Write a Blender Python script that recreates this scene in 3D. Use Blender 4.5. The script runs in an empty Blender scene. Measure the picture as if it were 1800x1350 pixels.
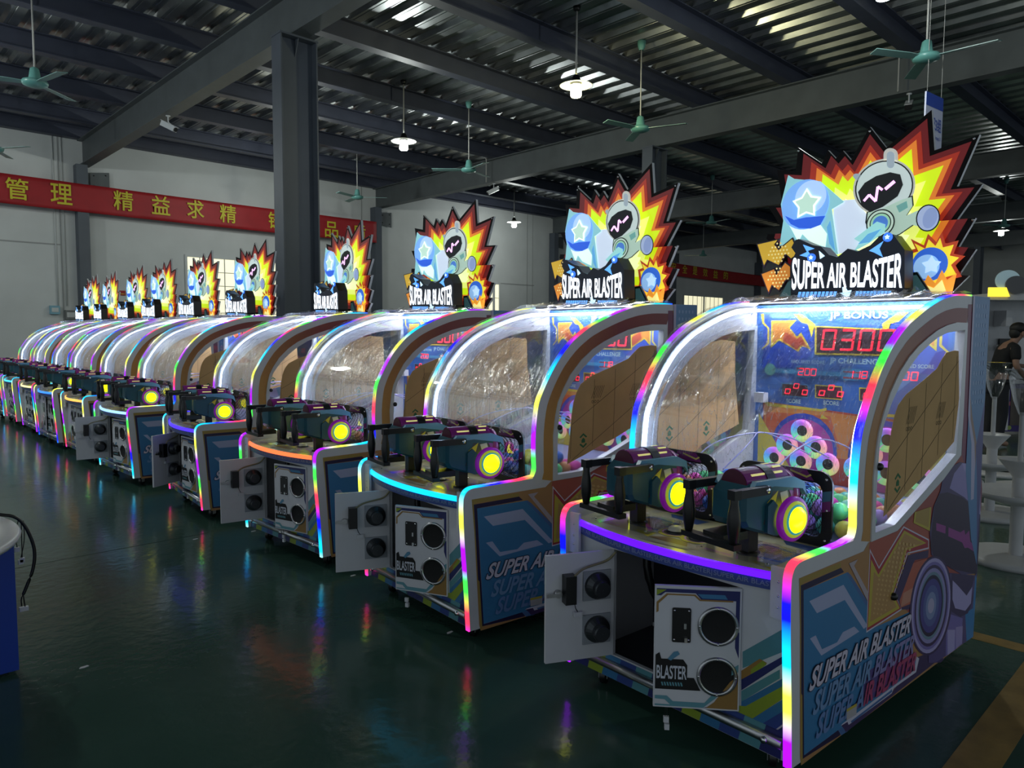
import bpy, bmesh, math, random
from mathutils import Vector, Matrix
random.seed(7)
SC = bpy.context.scene
COL = SC.collection

# ------------------------------------------------------------------ camera
FPX, PITCH, YAW, ROLL, CAMH = 1277.54, -0.0697, 0.7636, 0.0047, 1.6
FW = Vector((math.sin(YAW)*math.cos(PITCH), math.cos(YAW)*math.cos(PITCH), math.sin(PITCH)))
_rt = Vector((math.cos(YAW), -math.sin(YAW), 0)); _up = _rt.cross(FW)
RT = _rt*math.cos(ROLL) + _up*math.sin(ROLL)
UP = -_rt*math.sin(ROLL) + _up*math.cos(ROLL)
EYE = Vector((0, 0, CAMH))
cd = bpy.data.cameras.new('camera'); cam = bpy.data.objects.new('camera', cd); COL.objects.link(cam)
cd.sensor_fit = 'HORIZONTAL'; cd.sensor_width = 36.0; cd.lens = 36.0*FPX/1800.0
cd.clip_start = 0.05; cd.clip_end = 200
cam.matrix_world = Matrix(((RT.x, UP.x, -FW.x, 0), (RT.y, UP.y, -FW.y, 0), (RT.z, UP.z, -FW.z, CAMH), (0, 0, 0, 1)))
SC.camera = cam
SC.view_settings.view_transform = 'Standard'; SC.view_settings.look = 'None'
SC.view_settings.gamma = 1; SC.view_settings.use_curve_mapping = False
SC.view_settings.exposure = 0.0
try:
    SC.cycles.use_denoising = True
    SC.cycles.max_bounces = 7; SC.cycles.diffuse_bounces = 3; SC.cycles.glossy_bounces = 3
    SC.cycles.transmission_bounces = 4; SC.cycles.transparent_max_bounces = 24
    SC.cycles.sample_clamp_indirect = 4.0
except Exception:
    pass
# ------------------------------------------------------------------ world: overcast daylight coming in through the open hall sides
w = bpy.data.worlds.new('daylight'); SC.world = w; w.use_nodes = True
w.node_tree.nodes['Background'].inputs[0].default_value = (0.62, 0.72, 0.78, 1)
w.node_tree.nodes['Background'].inputs[1].default_value = 0.62
LAMP_POWER = 110.0

def ray(x, y): return FW + RT*((x-900)/FPX) - UP*((y-675)/FPX)
def on_z(x, y, z):
    d = ray(x, y); return EYE + d*((z-CAMH)/d.z)
def on_y(x, y, Y):
    d = ray(x, y); return EYE + d*(Y/d.y)
# frame of the nearest cabinet, used to turn pixels of its printed faces into cabinet measures
R1 = math.radians(-3.267)
AX = Vector((math.cos(R1), math.sin(R1), 0)); AY = Vector((-math.sin(R1), math.cos(R1), 0))
ORG = Vector((2.5774, 1.0619, 0)) - AX*0.212
def side_uv(x, y, ly=0.0):
    d = ray(x, y); t = (ORG + AY*ly - EYE).dot(AY)/d.dot(AY); p = EYE + d*t - ORG
    return (p.dot(AX), p.z)
def front_uv(x, y, lx):
    d = ray(x, y); t = (ORG + AX*lx - EYE).dot(AX)/d.dot(AX); p = EYE + d*t - ORG
    return (p.dot(AY), p.z)
def crop(ox, oy, s): return lambda pts: [(ox+a*s, oy+b*s) for a, b in pts]
W = 1.103     # cabinet width

# ------------------------------------------------------------------ materials
MATS = {}
def mat(name, rgb=(.5, .5, .5), rough=.5, metal=0., emit=0., erg=None, var=0., scale=8., bump=0., spec=None):
    if name in MATS: return MATS[name]
    m = bpy.data.materials.new(name); m.use_nodes = True; nt = m.node_tree
    b = nt.nodes['Principled BSDF']
    b.inputs['Base Color'].default_value = (*rgb, 1); b.inputs['Roughness'].default_value = rough
    b.inputs['Metallic'].default_value = metal
    if spec is not None: b.inputs['Specular IOR Level'].default_value = spec
    if emit:
        b.inputs['Emission Color'].default_value = (*(erg or rgb), 1); b.inputs['Emission Strength'].default_value = emit
    if var or bump:
        tc = nt.nodes.new('ShaderNodeTexCoord'); n = nt.nodes.new('ShaderNodeTexNoise')
        n.inputs['Scale'].default_value = scale; n.inputs['Detail'].default_value = 5
        nt.links.new(tc.outputs['Object'], n.inputs['Vector'])
        if var:
            r = nt.nodes.new('ShaderNodeValToRGB')
            r.color_ramp.elements[0].position = .3; r.color_ramp.elements[1].position = .72
            r.color_ramp.elements[0].color = (*[c*(1-var) for c in rgb], 1)
            r.color_ramp.elements[1].color = (*[min(1, c*(1+var)) for c in rgb], 1)
            nt.links.new(n.outputs['Fac'], r.inputs[0]); nt.links.new(r.outputs[0], b.inputs['Base Color'])
        if bump:
            bp = nt.nodes.new('ShaderNodeBump'); bp.inputs['Strength'].default_value = bump; bp.inputs['Distance'].default_value = .01
            nt.links.new(n.outputs['Fac'], bp.inputs['Height']); nt.links.new(bp.outputs[0], b.inputs['Normal'])
    MATS[name] = m; return m
def clear_mat(name, gloss=.08, rough=.05, tint=(1, 1, 1), streak=0., scale=(6, 40, 6), bump=0., streak_col=(.85, .9, 1)):
    if name in MATS: return MATS[name]
    m = bpy.data.materials.new(name); m.use_nodes = True; nt = m.node_tree; N = nt.nodes
    N.remove(N['Principled BSDF'])
    tr = N.new('ShaderNodeBsdfTransparent'); tr.inputs[0].default_value = (*tint, 1)
    gl = N.new('ShaderNodeBsdfGlossy'); gl.inputs['Roughness'].default_value = rough
    lw = N.new('ShaderNodeLayerWeight'); lw.inputs[0].default_value = .35
    ma = N.new('ShaderNodeMath'); ma.operation = 'MULTIPLY_ADD'; ma.inputs[1].default_value = .35; ma.inputs[2].default_value = gloss
    nt.links.new(lw.outputs['Fresnel'], ma.inputs[0])
    mx = N.new('ShaderNodeMixShader')
    nt.links.new(ma.outputs[0], mx.inputs[0]); nt.links.new(tr.outputs[0], mx.inputs[1]); nt.links.new(gl.outputs[0], mx.inputs[2])
    out = N['Material Output']; last = mx
    if streak or bump:
        tc = N.new('ShaderNodeTexCoord'); mp = N.new('ShaderNodeMapping'); mp.inputs['Scale'].default_value = scale
        mp.inputs['Rotation'].default_value = (.35, .2, .5)
        n = N.new('ShaderNodeTexNoise'); n.inputs['Scale'].default_value = 1.; n.inputs['Detail'].default_value = 4; n.inputs['Distortion'].default_value = 1.2
        nt.links.new(tc.outputs['Object'], mp.inputs[0]); nt.links.new(mp.outputs[0], n.inputs['Vector'])
        if streak:
            # wrinkle ridges: narrow band around the noise mid value
            s1 = N.new('ShaderNodeMath'); s1.operation = 'SUBTRACT'; s1.inputs[1].default_value = .5
            s2 = N.new('ShaderNodeMath'); s2.operation = 'ABSOLUTE'
            s3 = N.new('ShaderNodeMapRange'); s3.inputs[1].default_value = 0.; s3.inputs[2].default_value = .013; s3.inputs[3].default_value = streak; s3.inputs[4].default_value = 0.
            nt.links.new(n.outputs['Fac'], s1.inputs[0]); nt.links.new(s1.outputs[0], s2.inputs[0]); nt.links.new(s2.outputs[0], s3.inputs[0])
            df = N.new('ShaderNodeBsdfDiffuse'); df.inputs[0].default_value = (*streak_col, 1)
            mx2 = N.new('ShaderNodeMixShader'); nt.links.new(s3.outputs[0], mx2.inputs[0]); nt.links.new(mx.outputs[0], mx2.inputs[1]); nt.links.new(df.outputs[0], mx2.inputs[2]); last = mx2
        if bump:
            bp = N.new('ShaderNodeBump'); bp.inputs['Strength'].default_value = bump; bp.inputs['Distance'].default_value = .02
            nt.links.new(n.outputs['Fac'], bp.inputs['Height']); nt.links.new(bp.outputs[0], gl.inputs['Normal'])
    nt.links.new(last.outputs[0], out.inputs[0])
    MATS[name] = m; return m
def led_mat():
    m = bpy.data.materials.new('rgb_led_strip'); m.use_nodes = True; nt = m.node_tree; N = nt.nodes
    b = N['Principled BSDF']; b.inputs['Base Color'].default_value = (.05, .05, .05, 1); b.inputs['Roughness'].default_value = .3
    at = N.new('ShaderNodeAttribute'); at.attribute_name = 'run'
    ob = N.new('ShaderNodeAttribute'); ob.attribute_type = 'OBJECT'; ob.attribute_name = 'phase'
    ad = N.new('ShaderNodeMath'); ad.operation = 'MULTIPLY_ADD'; ad.inputs[1].default_value = 1/1.0
    fr = N.new('ShaderNodeMath'); fr.operation = 'FRACT'
    nt.links.new(at.outputs['Fac'], ad.inputs[0]); nt.links.new(ob.outputs['Fac'], ad.inputs[2]); nt.links.new(ad.outputs[0], fr.inputs[0])
    rp = N.new('ShaderNodeValToRGB'); cr = rp.color_ramp; cr.interpolation = 'LINEAR'
    cols = [(.33, .0, 1), (.85, .95, .06), (.0, .55, 1), (.0, .0, 1), (1, .03, .08), (.04, .9, .06)]
    cr.elements[0].position = 0; cr.elements[0].color = (*cols[0], 1); cr.elements[1].position = .999; cr.elements[1].color = (*cols[0], 1)
    for i, c in enumerate(cols):
        for e in (.055, .115):
            el = cr.elements.new(min(.99, i/6+e)); el.color = (*c, 1)
    nt.links.new(fr.outputs[0], rp.inputs[0])
    nt.links.new(rp.outputs[0], b.inputs['Emission Color']); b.inputs['Emission Strength'].default_value = 1.9
    MATS['led'] = m; return m
LED = led_mat()
WHITE = mat('white_laminate', (.62, .62, .66), .35, var=.03)
BLACK = mat('black_plastic', (.006, .006, .007), .35)
BLACKM = mat('matt_black', (.004, .004, .004), .7)
STEEL = mat('brushed_steel', (.45, .45, .46), .28, 1., bump=.05, scale=60)
CHROME = mat('chrome_screw', (.7, .7, .72), .15, 1.)
CLEAR = clear_mat('clear_acrylic', .03, .03)
FILM = clear_mat('stretch_film', .045, .12, streak=.42, scale=(4, 34, 7), bump=.8)
KRAFT = mat('kraft_paper', (.56, .35, .15), .8, var=.08, scale=5, bump=.1)
INK = mat('paper_ink', (.12, .09, .04), .8)
GREENINK = mat('paper_green_ink', (.04, .16, .07), .8)
FR = mat('window_frame_aluminium', (.62, .64, .68), .3, .2)
SLATE = mat('grey_painted_steel', (.085, .098, .105), .5, var=.12, scale=3)
NAVY = mat('navy_painted_steel', (.045, .052, .082), .5, var=.12, scale=3)
COLM = mat('column_painted_steel', (.075, .09, .115), .45, var=.1, scale=2)

# ------------------------------------------------------------------ mesh helpers
class MB:
    def __init__(s): s.v = []; s.f = []; s.m = []; s.mats = []; s.run = None; s.smooth = set()
    def mi(s, m):
        if m not in s.mats: s.mats.append(m)
        return s.mats.index(m)
    def face(s, pts, m):
        i = len(s.v); s.v += [tuple(p) for p in pts]; s.f.append(tuple(range(i, i+len(pts)))); s.m.append(s.mi(m))
    def box(s, a, b, m, mx=None):
        i = len(s.v); x0, y0, z0 = a; x1, y1, z1 = b
        P = [(x0, y0, z0), (x1, y0, z0), (x1, y1, z0), (x0, y1, z0), (x0, y0, z1), (x1, y0, z1), (x1, y1, z1), (x0, y1, z1)]
        if mx is not None: P = [tuple(mx @ Vector(p)) for p in P]
        s.v += P
        for q in ((0, 3, 2, 1), (4, 5, 6, 7), (0, 1, 5, 4), (1, 2, 6, 5), (2, 3, 7, 6), (3, 0, 4, 7)):
            s.f.append(tuple(i+k for k in q)); s.m.append(s.mi(m))
    def prism(s, poly, fmap, t0, t1, m, mside=None, sides=True):
        """poly: 2D points; fmap(u,v,t)->xyz; caps at t0 and t1"""
        n = len(poly); i = len(s.v)
        s.v += [tuple(fmap(u, v, t0)) for u, v in poly] + [tuple(fmap(u, v, t1)) for u, v in poly]
        s.f.append(tuple(range(i, i+n))); s.m.append(s.mi(m))
        s.f.append(tuple(range(i+2*n-1, i+n-1, -1))); s.m.append(s.mi(m))
        if sides:
            for k in range(n):
                j = (k+1) % n; s.f.append((i+k, i+n+k, i+n+j, i+j)); s.m.append(s.mi(mside or m))
    def tube(s, path, r, m, seg=8, caps=True, sm=True):
        path = [Vector(p) for p in path]; n = len(path); i = len(s.v); rr = r if isinstance(r, (list, tuple)) else [r]*n
        ref = Vector((0, 0, 1))
        for k, p in enumerate(path):
            d = (path[min(k+1, n-1)] - path[max(k-1, 0)]).normalized()
            rf = ref if abs(d.dot(ref)) < .93 else Vector((1, 0, 0))
            u = d.cross(rf).normalized(); v = d.cross(u)
            for q in range(seg):
                a = 2*math.pi*q/seg; s.v.append(tuple(p + (u*math.cos(a) + v*math.sin(a))*rr[k]))
        for k in range(n-1):
            for q in range(seg):
                q2 = (q+1) % seg
                if sm: s.smooth.add(len(s.f))
                s.f.append((i+k*seg+q, i+k*seg+q2, i+(k+1)*seg+q2, i+(k+1)*seg+q)); s.m.append(s.mi(m))
        if caps:
            s.f.append(tuple(i+q for q in range(seg-1, -1, -1))); s.m.append(s.mi(m))
            s.f.append(tuple(i+(n-1)*seg+q for q in range(seg))); s.m.append(s.mi(m))
    def lathe(s, prof, m, org=(0, 0, 0), ax='z', seg=24, sm=True, mlist=None):
        i = len(s.v); n = len(prof); org = Vector(org)
        for r, h in prof:
            for q in range(seg):
                a = 2*math.pi*q/seg; c, d = r*math.cos(a), r*math.sin(a)
                p = {'z': (c, d, h), 'y': (c, h, d), 'x': (h, c, d)}[ax]
                s.v.append(tuple(org + Vector(p)))
        for k in range(n-1):
            for q in range(seg):
                q2 = (q+1) % seg
                if sm: s.smooth.add(len(s.f))
                s.f.append((i+k*seg+q, i+k*seg+q2, i+(k+1)*seg+q2, i+(k+1)*seg+q)); s.m.append(s.mi(mlist[k] if mlist else m))
    def ball(s, c, r, m, seg=12, rings=8, sq=(1, 1, 1)):
        pr = []
        for k in range(rings+1):
            a = -math.pi/2 + math.pi*k/rings; pr.append((max(1e-4, r*math.cos(a)), r*math.sin(a)))
        i0 = len(s.v); s.lathe(pr, m, (0, 0, 0), 'z', seg)
        for k in range(i0, len(s.v)):
            x, y, z = s.v[k]; s.v[k] = (c[0]+x*sq[0], c[1]+y*sq[1], c[2]+z*sq[2])
    def mesh(s, name):
        me = bpy.data.meshes.new(name); me.from_pydata(s.v, [], s.f)
        for m in s.mats: me.materials.append(m)
        me.polygons.foreach_set('material_index', s.m)
        if s.smooth:
            sm = [False]*len(s.f)
            for k in s.smooth: sm[k] = True
            me.polygons.foreach_set('use_smooth', sm)
        if s.run:
            at = me.attributes.new('run', 'FLOAT', 'POINT'); at.data.foreach_set('value', s.run)
        me.update(); return me
    def obj(s, name, parent=None, fix=True):
        me = s.mesh(name)
        if fix:
            bm = bmesh.new(); bm.from_mesh(me); bmesh.ops.recalc_face_normals(bm, faces=bm.faces); bm.to_mesh(me); bm.free()
        return link(name, me, parent)
def link(name, me, parent=None):
    o = bpy.data.objects.new(name, me); COL.objects.link(o)
    if parent is not None: o.parent = parent
    return o
def tag(o, label, cat, group=None, kind=None):
    o['label'] = label
    if cat: o['category'] = cat
    if group: o['group'] = group
    if kind: o['kind'] = kind
    return o
def empty(name, loc=(0, 0, 0), rz=0., parent=None):
    o = bpy.data.objects.new(name, None); COL.objects.link(o); o.location = loc; o.rotation_euler = (0, 0, rz); o.empty_display_size = .1
    if parent is not None: o.parent = parent
    return o
def struct(o, label, cat=None):
    o['kind'] = 'structure'; o['label'] = label
    if cat: o['category'] = cat
    return o
def copy_tree(o, parent=None):
    c = o.copy(); COL.objects.link(c); c.parent = parent
    for ch in list(o.children): copy_tree(ch, c)
    return c
_DG = [None]
def curve_mesh(cu):
    o = bpy.data.objects.new('tmp', cu); COL.objects.link(o)
    dg = bpy.context.evaluated_depsgraph_get(); dg.update()
    me = bpy.data.meshes.new_from_object(o.evaluated_get(dg))
    bpy.data.objects.remove(o); bpy.data.curves.remove(cu); return me
TXT = {}
def text_polys(body, bold=.0):
    """flat text as (verts2d, faces), fitted to a unit box"""
    k = (body, bold)
    if k in TXT: return TXT[k]
    cu = bpy.data.curves.new('txt', 'FONT'); cu.body = body; cu.size = 1.; cu.offset = bold; cu.resolution_u = 5
    me = curve_mesh(cu)
    vs = [(v.co.x, v.co.y) for v in me.vertices]; fs = [tuple(p.vertices) for p in me.polygons]
    bpy.data.meshes.remove(me)
    x0 = min(v[0] for v in vs); x1 = max(v[0] for v in vs); y0 = min(v[1] for v in vs); y1 = max(v[1] for v in vs)
    vs = [((a-x0)/(x1-x0), (b-y0)/(y1-y0)) for a, b in vs]
    TXT[k] = (vs, fs); return TXT[k]
def add_text(mb, body, fmap, m, bold=.03, shear=0., warp=None, m2=None, cut=.6):
    """fmap(u,v)->xyz with u,v in 0..1"""
    vs, fs = text_polys(body, bold); i = len(mb.v)
    for u, v in vs:
        if warp: u, v = warp(u, v)
        mb.v.append(tuple(fmap(u + shear*v, v)))
    for f in fs: mb.f.append(tuple(i+k for k in f)); mb.m.append(mb.mi(m2 if m2 and vs[f[0]][0] > cut else m))
def plate2d(outer, holes, half):
    """outline with holes as a mesh of thickness 2*half in x,y (z = thickness)"""
    cu = bpy.data.curves.new('pl', 'CURVE'); cu.dimensions = '2D'; cu.fill_mode = 'BOTH'; cu.extrude = half
    for pts in [outer]+list(holes):
        sp = cu.splines.new('POLY'); sp.points.add(len(pts)-1); sp.use_cyclic_u = True
        for p, q in zip(sp.points, pts): p.co = (q[0], q[1], 0, 1)
    return curve_mesh(cu)
def plate(outer, holes, half, fmap, m, name, parent=None):
    me = plate2d(outer, holes, half); me.name = name
    for v in me.vertices: v.co = fmap(v.co.x, v.co.y, v.co.z)
    me.materials.clear(); me.materials.append(m)
    bm = bmesh.new(); bm.from_mesh(me); bmesh.ops.remove_doubles(bm, verts=bm.verts, dist=1e-5); bmesh.ops.recalc_face_normals(bm, faces=bm.faces); bm.to_mesh(me); bm.free()
    for p in me.polygons: p.use_smooth = False
    return link(name, me, parent)
def ell(cx, cy, rx, ry=None, n=28, a0=0., rot=0.):
    ry = rx if ry is None else ry; out = []
    for k in range(n):
        a = a0+2*math.pi*k/n; x, y = rx*math.cos(a), ry*math.sin(a)
        out.append((cx+x*math.cos(rot)-y*math.sin(rot), cy+x*math.sin(rot)+y*math.cos(rot)))
    return out
def star(cx, cy, r, ri=.5, n=5, rot=-math.pi/2):
    return [(cx+(r if k % 2 == 0 else r*ri)*math.cos(rot+math.pi*k/n), cy+(r if k % 2 == 0 else r*ri)*math.sin(rot+math.pi*k/n)) for k in range(2*n)]
def rrect(x0, y0, x1, y1, r, n=5):
    out = []
    for cx, cy, a in ((x1-r, y1-r, 0), (x0+r, y1-r, 90), (x0+r, y0+r, 180), (x1-r, y0+r, 270)):
        for k in range(n+1):
            t = math.radians(a+90*k/n); out.append((cx+r*math.cos(t), cy+r*math.sin(t)))
    return out
def resample(pts, n):
    L = [0.]
    for a, b in zip(pts, pts[1:]): L.append(L[-1]+math.dist(a, b))
    out = []; j = 0
    for k in range(n):
        s = L[-1]*k/(n-1)
        while j < len(pts)-2 and L[j+1] < s: j += 1
        t = (s-L[j])/max(1e-9, L[j+1]-L[j]); out.append(tuple(a+(b-a)*t for a, b in zip(pts[j], pts[j+1])))
    return out
def smooth_path(pts, it=2):
    for _ in range(it):
        q = [pts[0]]
        for a, b in zip(pts, pts[1:]):
            q += [tuple(.75*x+.25*y for x, y in zip(a, b)), tuple(.25*x+.75*y for x, y in zip(a, b))]
        pts = q+[pts[-1]]
    return pts
def inset(pts, d):
    """outline moved inwards by d"""
    ar = sum(a[0]*b[1]-b[0]*a[1] for a, b in zip(pts, pts[1:]+pts[:1])); s = 1 if ar > 0 else -1; out = []; n = len(pts)
    for k in range(n):
        p, q, r = (Vector(pts[(k+e) % n]) for e in (-1, 0, 1)); d1 = (q-p).normalized(); d2 = (r-q).normalized()
        n1 = Vector((-d1.y, d1.x))*s; n2 = Vector((-d2.y, d2.x))*s; b = n1+n2
        b = b/max(.35, b.dot(n1)) if b.length > 1e-4 else n1
        out.append((q.x+b.x*d, q.y+b.y*d))
    return out
def layered(mb, polys, fmap, t0, step):
    """flat printed shapes, each laid on the one before it"""
    for k, (pts, m) in enumerate(polys): mb.face([fmap(u, v, t0+step*k) for u, v in pts], m)

# ================================================================== THE HALL
YW = 20.0; XE = 46.0; X0 = -7.0; Y0 = -7.0
def floor_mat():
    m = bpy.data.materials.new('green_epoxy'); m.use_nodes = True; nt = m.node_tree; N = nt.nodes; b = N['Principled BSDF']
    tc = N.new('ShaderNodeTexCoord')
    n1 = N.new('ShaderNodeTexNoise'); n1.inputs['Scale'].default_value = .7; n1.inputs['Detail'].default_value = 6
    n2 = N.new('ShaderNodeTexNoise'); n2.inputs['Scale'].default_value = 14; n2.inputs['Detail'].default_value = 3
    n3 = N.new('ShaderNodeTexNoise'); n3.inputs['Scale'].default_value = 2.2; n3.inputs['Detail'].default_value = 4
    for n in (n1, n2, n3): nt.links.new(tc.outputs['Object'], n.inputs['Vector'])
    r = N.new('ShaderNodeValToRGB'); r.color_ramp.elements[0].position = .3; r.color_ramp.elements[1].position = .75
    r.color_ramp.elements[0].color = (.026, .070, .050, 1); r.color_ramp.elements[1].color = (.045, .098, .075, 1)
    nt.links.new(n1.outputs['Fac'], r.inputs[0]); nt.links.new(r.outputs[0], b.inputs['Base Color'])
    rr = N.new('ShaderNodeMapRange'); rr.inputs[3].default_value = .10; rr.inputs[4].default_value = .24
    nt.links.new(n3.outputs['Fac'], rr.inputs[0]); nt.links.new(rr.outputs[0], b.inputs['Roughness'])
    bp = N.new('ShaderNodeBump'); bp.inputs['Strength'].default_value = .10; bp.inputs['Distance'].default_value = .02
    nt.links.new(n2.outputs['Fac'], bp.inputs['Height']); nt.links.new(bp.outputs[0], b.inputs['Normal'])
    b.inputs['Specular IOR Level'].default_value = .5
    return m
mb = MB(); mb.box((X0, Y0, -.2), (XE, YW, 0), floor_mat()); struct(mb.obj('floor'), 'glossy dark green epoxy workshop floor', 'floor')
TAN = mat('tan_floor_paint', (.30, .19, .055), .28, var=.25, scale=9, bump=.15)
mb = MB(); mb.box((4.35, -7, 0), (4.46, 19.5, .0015), TAN); mb.obj('trim_1'); struct(bpy.data.objects['trim_1'], 'narrow tan line painted on the floor behind the cabinets')
mb = MB(); mb.box((-1.0, .61, 0), (4.35, .763, .0015), TAN); mb.obj('trim_2'); struct(bpy.data.objects['trim_2'], 'wide tan line painted on the floor beside the nearest cabinet')
SEAM = mat('floor_seam', (.012, .03, .022), .5)
mb = MB(); mb.box((-6, 5.79, 0), (2.2, 5.797, .001), SEAM); mb.obj('trim_3'); struct(bpy.data.objects['trim_3'], 'thin dark joint across the green floor')
WALLM = mat('white_plaster', (.58, .60, .60), .8, var=.06, scale=1.2, bump=.06)
mb = MB(); mb.box((X0, YW, 0), (XE, YW+.2, 6.6), WALLM); struct(mb.obj('wall_back'), 'white plaster end wall carrying the red banner', 'wall')
mb = MB(); mb.box((XE, Y0, 0), (XE+.2, YW, 6.6), WALLM); struct(mb.obj('wall_right'), 'far grey wall of the hall', 'wall')
# joints of the wall sheets on the left bay, and conduits running down beside the column
GREYL = mat('wall_joint_grey', (.33, .34, .34), .8)
for k, (a, b) in enumerate((((3.0, 3.63), (4.30, 3.66)), ((4.30, 1.2), (4.33, 6.2)), ((12.55, 4.4), (12.58, 6.2)), ((18.4, 3.44), (20.3, 3.47)), ((19.9, 1.0), (19.93, 6.2)), ((20.2, 1.0), (20.22, 6.2)))):
    mb = MB(); mb.box((a[0], YW-.012, a[1]), (b[0], YW, b[1]), GREYL); o = mb.obj('trim_%d' % (4+k)); struct(o, 'slim grey joint strip on the white wall')
for k, x in enumerate((4.20, 4.38)):
    mb = MB(); mb.tube([(x, YW-.02, 2.2), (x, YW-.02, 6.3)], .014, WALLM); struct(mb.obj('trim_%d' % (20+k)), 'thin white conduit down the white wall')
# deck with trapezoid ribs running along Y
DECK = mat('galvanised_deck', (.42, .44, .45), .30, .95, var=.3, scale=1.7, bump=.10)
pts = []; per = .43; x = X0
while x < XE:
    for dx, dz in ((0, .0), (.105, 0), (.145, .075), (.215, .075), (.225, .066), (.235, .075), (.305, .075), (.345, 0), (.385, 0), (.395, .012), (.405, 0)): pts.append((x+dx, 6.47+dz))
    x += per
mb = MB()
for a, b in zip(pts, pts[1:]): mb.face([(a[0], Y0, a[1]), (b[0], Y0, b[1]), (b[0], YW, b[1]), (a[0], YW, a[1])], DECK)
struct(mb.obj('ceiling', fix=False), 'ribbed galvanised steel deck ceiling', 'ceiling')
def ibeam(mb, a, b, wd, z0, z1, m, axis, fl=.018, web=.014):
    """a..b along axis ('x' or 'y'), centre line c"""
    (s0, s1, c) = (a, b, wd[0]); hw = wd[1]/2
    for (p, q, u, v) in ((c-hw, c+hw, z0, z0+fl), (c-hw, c+hw, z1-fl, z1), (c-web/2, c+web/2, z0+fl, z1-fl)):
        if axis == 'x': mb.box((s0, p, u), (s1, q, v), m)
        else: mb.box((p, s0, u), (q, s1, v), m)
PUR = [20.10, 18.36, 16.3, 14.28, 12.34, 10.30, 8.25, 6.36, 4.30, 2.28, .25, -1.8, -3.8, -5.8]
for k, y in enumerate(PUR):
    if y > YW-.15: y = YW-.13
    mb = MB(); ibeam(mb, X0, XE, (y, .2), 6.15, 6.468, NAVY, 'x'); struct(mb.obj('ceiling_beam' if k == 0 else 'ceiling_beam.%03d' % k), 'dark navy steel cross beam under the deck')
GX = [4.84, 13.10, 21.35, 29.6, 37.85]
for k, x in enumerate(GX):
    mb = MB(); ibeam(mb, Y0, YW-.01, (x, .24), 5.54, 6.148, SLATE, 'y', .02, .02); struct(mb.obj('ceiling_girder' if k == 0 else 'ceiling_girder.%03d' % k), 'grey steel girder running the length of the hall')
n = 0
for x in GX:
    for y in (9.32, .2):
        if y == .2 and x < 12: continue
        mb = MB(); hx, hy = .267, .13
        mb.box((x-hx, y-hy, 0), (x-hx+.02, y+hy, 5.54), COLM); mb.box((x+hx-.02, y-hy, 0), (x+hx, y+hy, 5.54), COLM)
        mb.box((x-hx+.02, y-.01, 0), (x+hx-.02, y+.01, 5.54), COLM)
        mb.box((x-hx-.01, y-hy-.01, 5.515), (x+hx+.01, y+hy+.01, 5.54), COLM)
        mb.prism([(0, 0), (.10, 0), (0, -.22)], lambda u, v, t: (x+t, y-.01-u, 5.515+v), -.006, .006, COLM)
        struct(mb.obj('column' if n == 0 else 'column.%03d' % n), 'dark steel column holding up the roof girder'); n += 1
    mb = MB(); mb.box((x-.22, YW-.30, 0), (x+.02, YW-.02, 5.54), COLM); struct(mb.obj('wall_column' if x == GX[0] else 'wall_column.%03d' % n), 'dark steel column standing against the end wall')
    mb = MB(); mb.prism([(0, 0), (.42, -.06), (.42, .42), (0, .36)], lambda u, v, t: (x+.12+u, YW-.06-t, 5.05+v), 0, .02, SLATE)
    for q in ((.08, .06), (.34, .04), (.34, .34), (.08, .30)): mb.ball((x+.12+q[0], YW-.085, 5.05+q[1]), .018, BLACK, 6, 4)
    struct(mb.obj('girder_bracket' if x == GX[0] else 'girder_bracket.%03d' % n), 'steel bracket plate bolted beside the wall column')
# windows in the end wall
DAY = mat('daylit_frosted_glass', (.8, .8, .7), .5, emit=.9, erg=(.98, .93, .62))
BAR = mat('window_bar_paint', (.5, .5, .48), .5)
def window(n, xa, xb, za, zb, nx, nz, label):
    r = empty('window_%d' % n, (xa, YW, za)); struct(r, label, 'window')
    wd, ht = xb-xa, zb-za
    mb = MB()
    for a, b in (((-.06, -.05, -.06), (wd+.06, .0, 0)), ((-.06, -.05, ht), (wd+.06, .0, ht+.06)), ((-.06, -.05, 0), (0, .0, ht)), ((wd, -.05, 0), (wd+.06, .0, ht)), ((wd/2-.05, -.05, 0), (wd/2+.05, 0, ht))): mb.box(a, b, WALLM)
    mb.obj('window_frame', r)
    for k in range(2):
        a = 0 if k == 0 else wd/2+.05; mb = MB(); mb.box((a, -.012, 0), (a+wd/2-.05, -.002, ht), DAY); mb.obj('pane', r)
    for k in range(1, nx):
        mb = MB(); mb.box((wd*k/nx-.012, -.03, 0), (wd*k/nx+.012, -.014, ht), BAR); mb.obj('window_bar', r)
    for k in range(1, nz):
        mb = MB(); mb.box((0, -.034, ht*k/nz-.010), (wd, -.03, ht*k/nz+.010), BAR); mb.obj('window_bar', r)
window(1, 7.2, 9.85, 1.75, 3.58, 8, 5, 'wide barred window glowing yellow behind the far cabinet boards')
window(2, 30.7, 34.3, 2.0, 3.48, 9, 1, 'barred window in the end wall below the far red banner')
window(3, 17.9, 18.42, 1.9, 3.40, 1, 3, 'narrow bright window beside the burst board')
window(4, 37.9, 41.5, 2.0, 3.55, 8, 1, 'barred window right of the far wall column')
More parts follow.
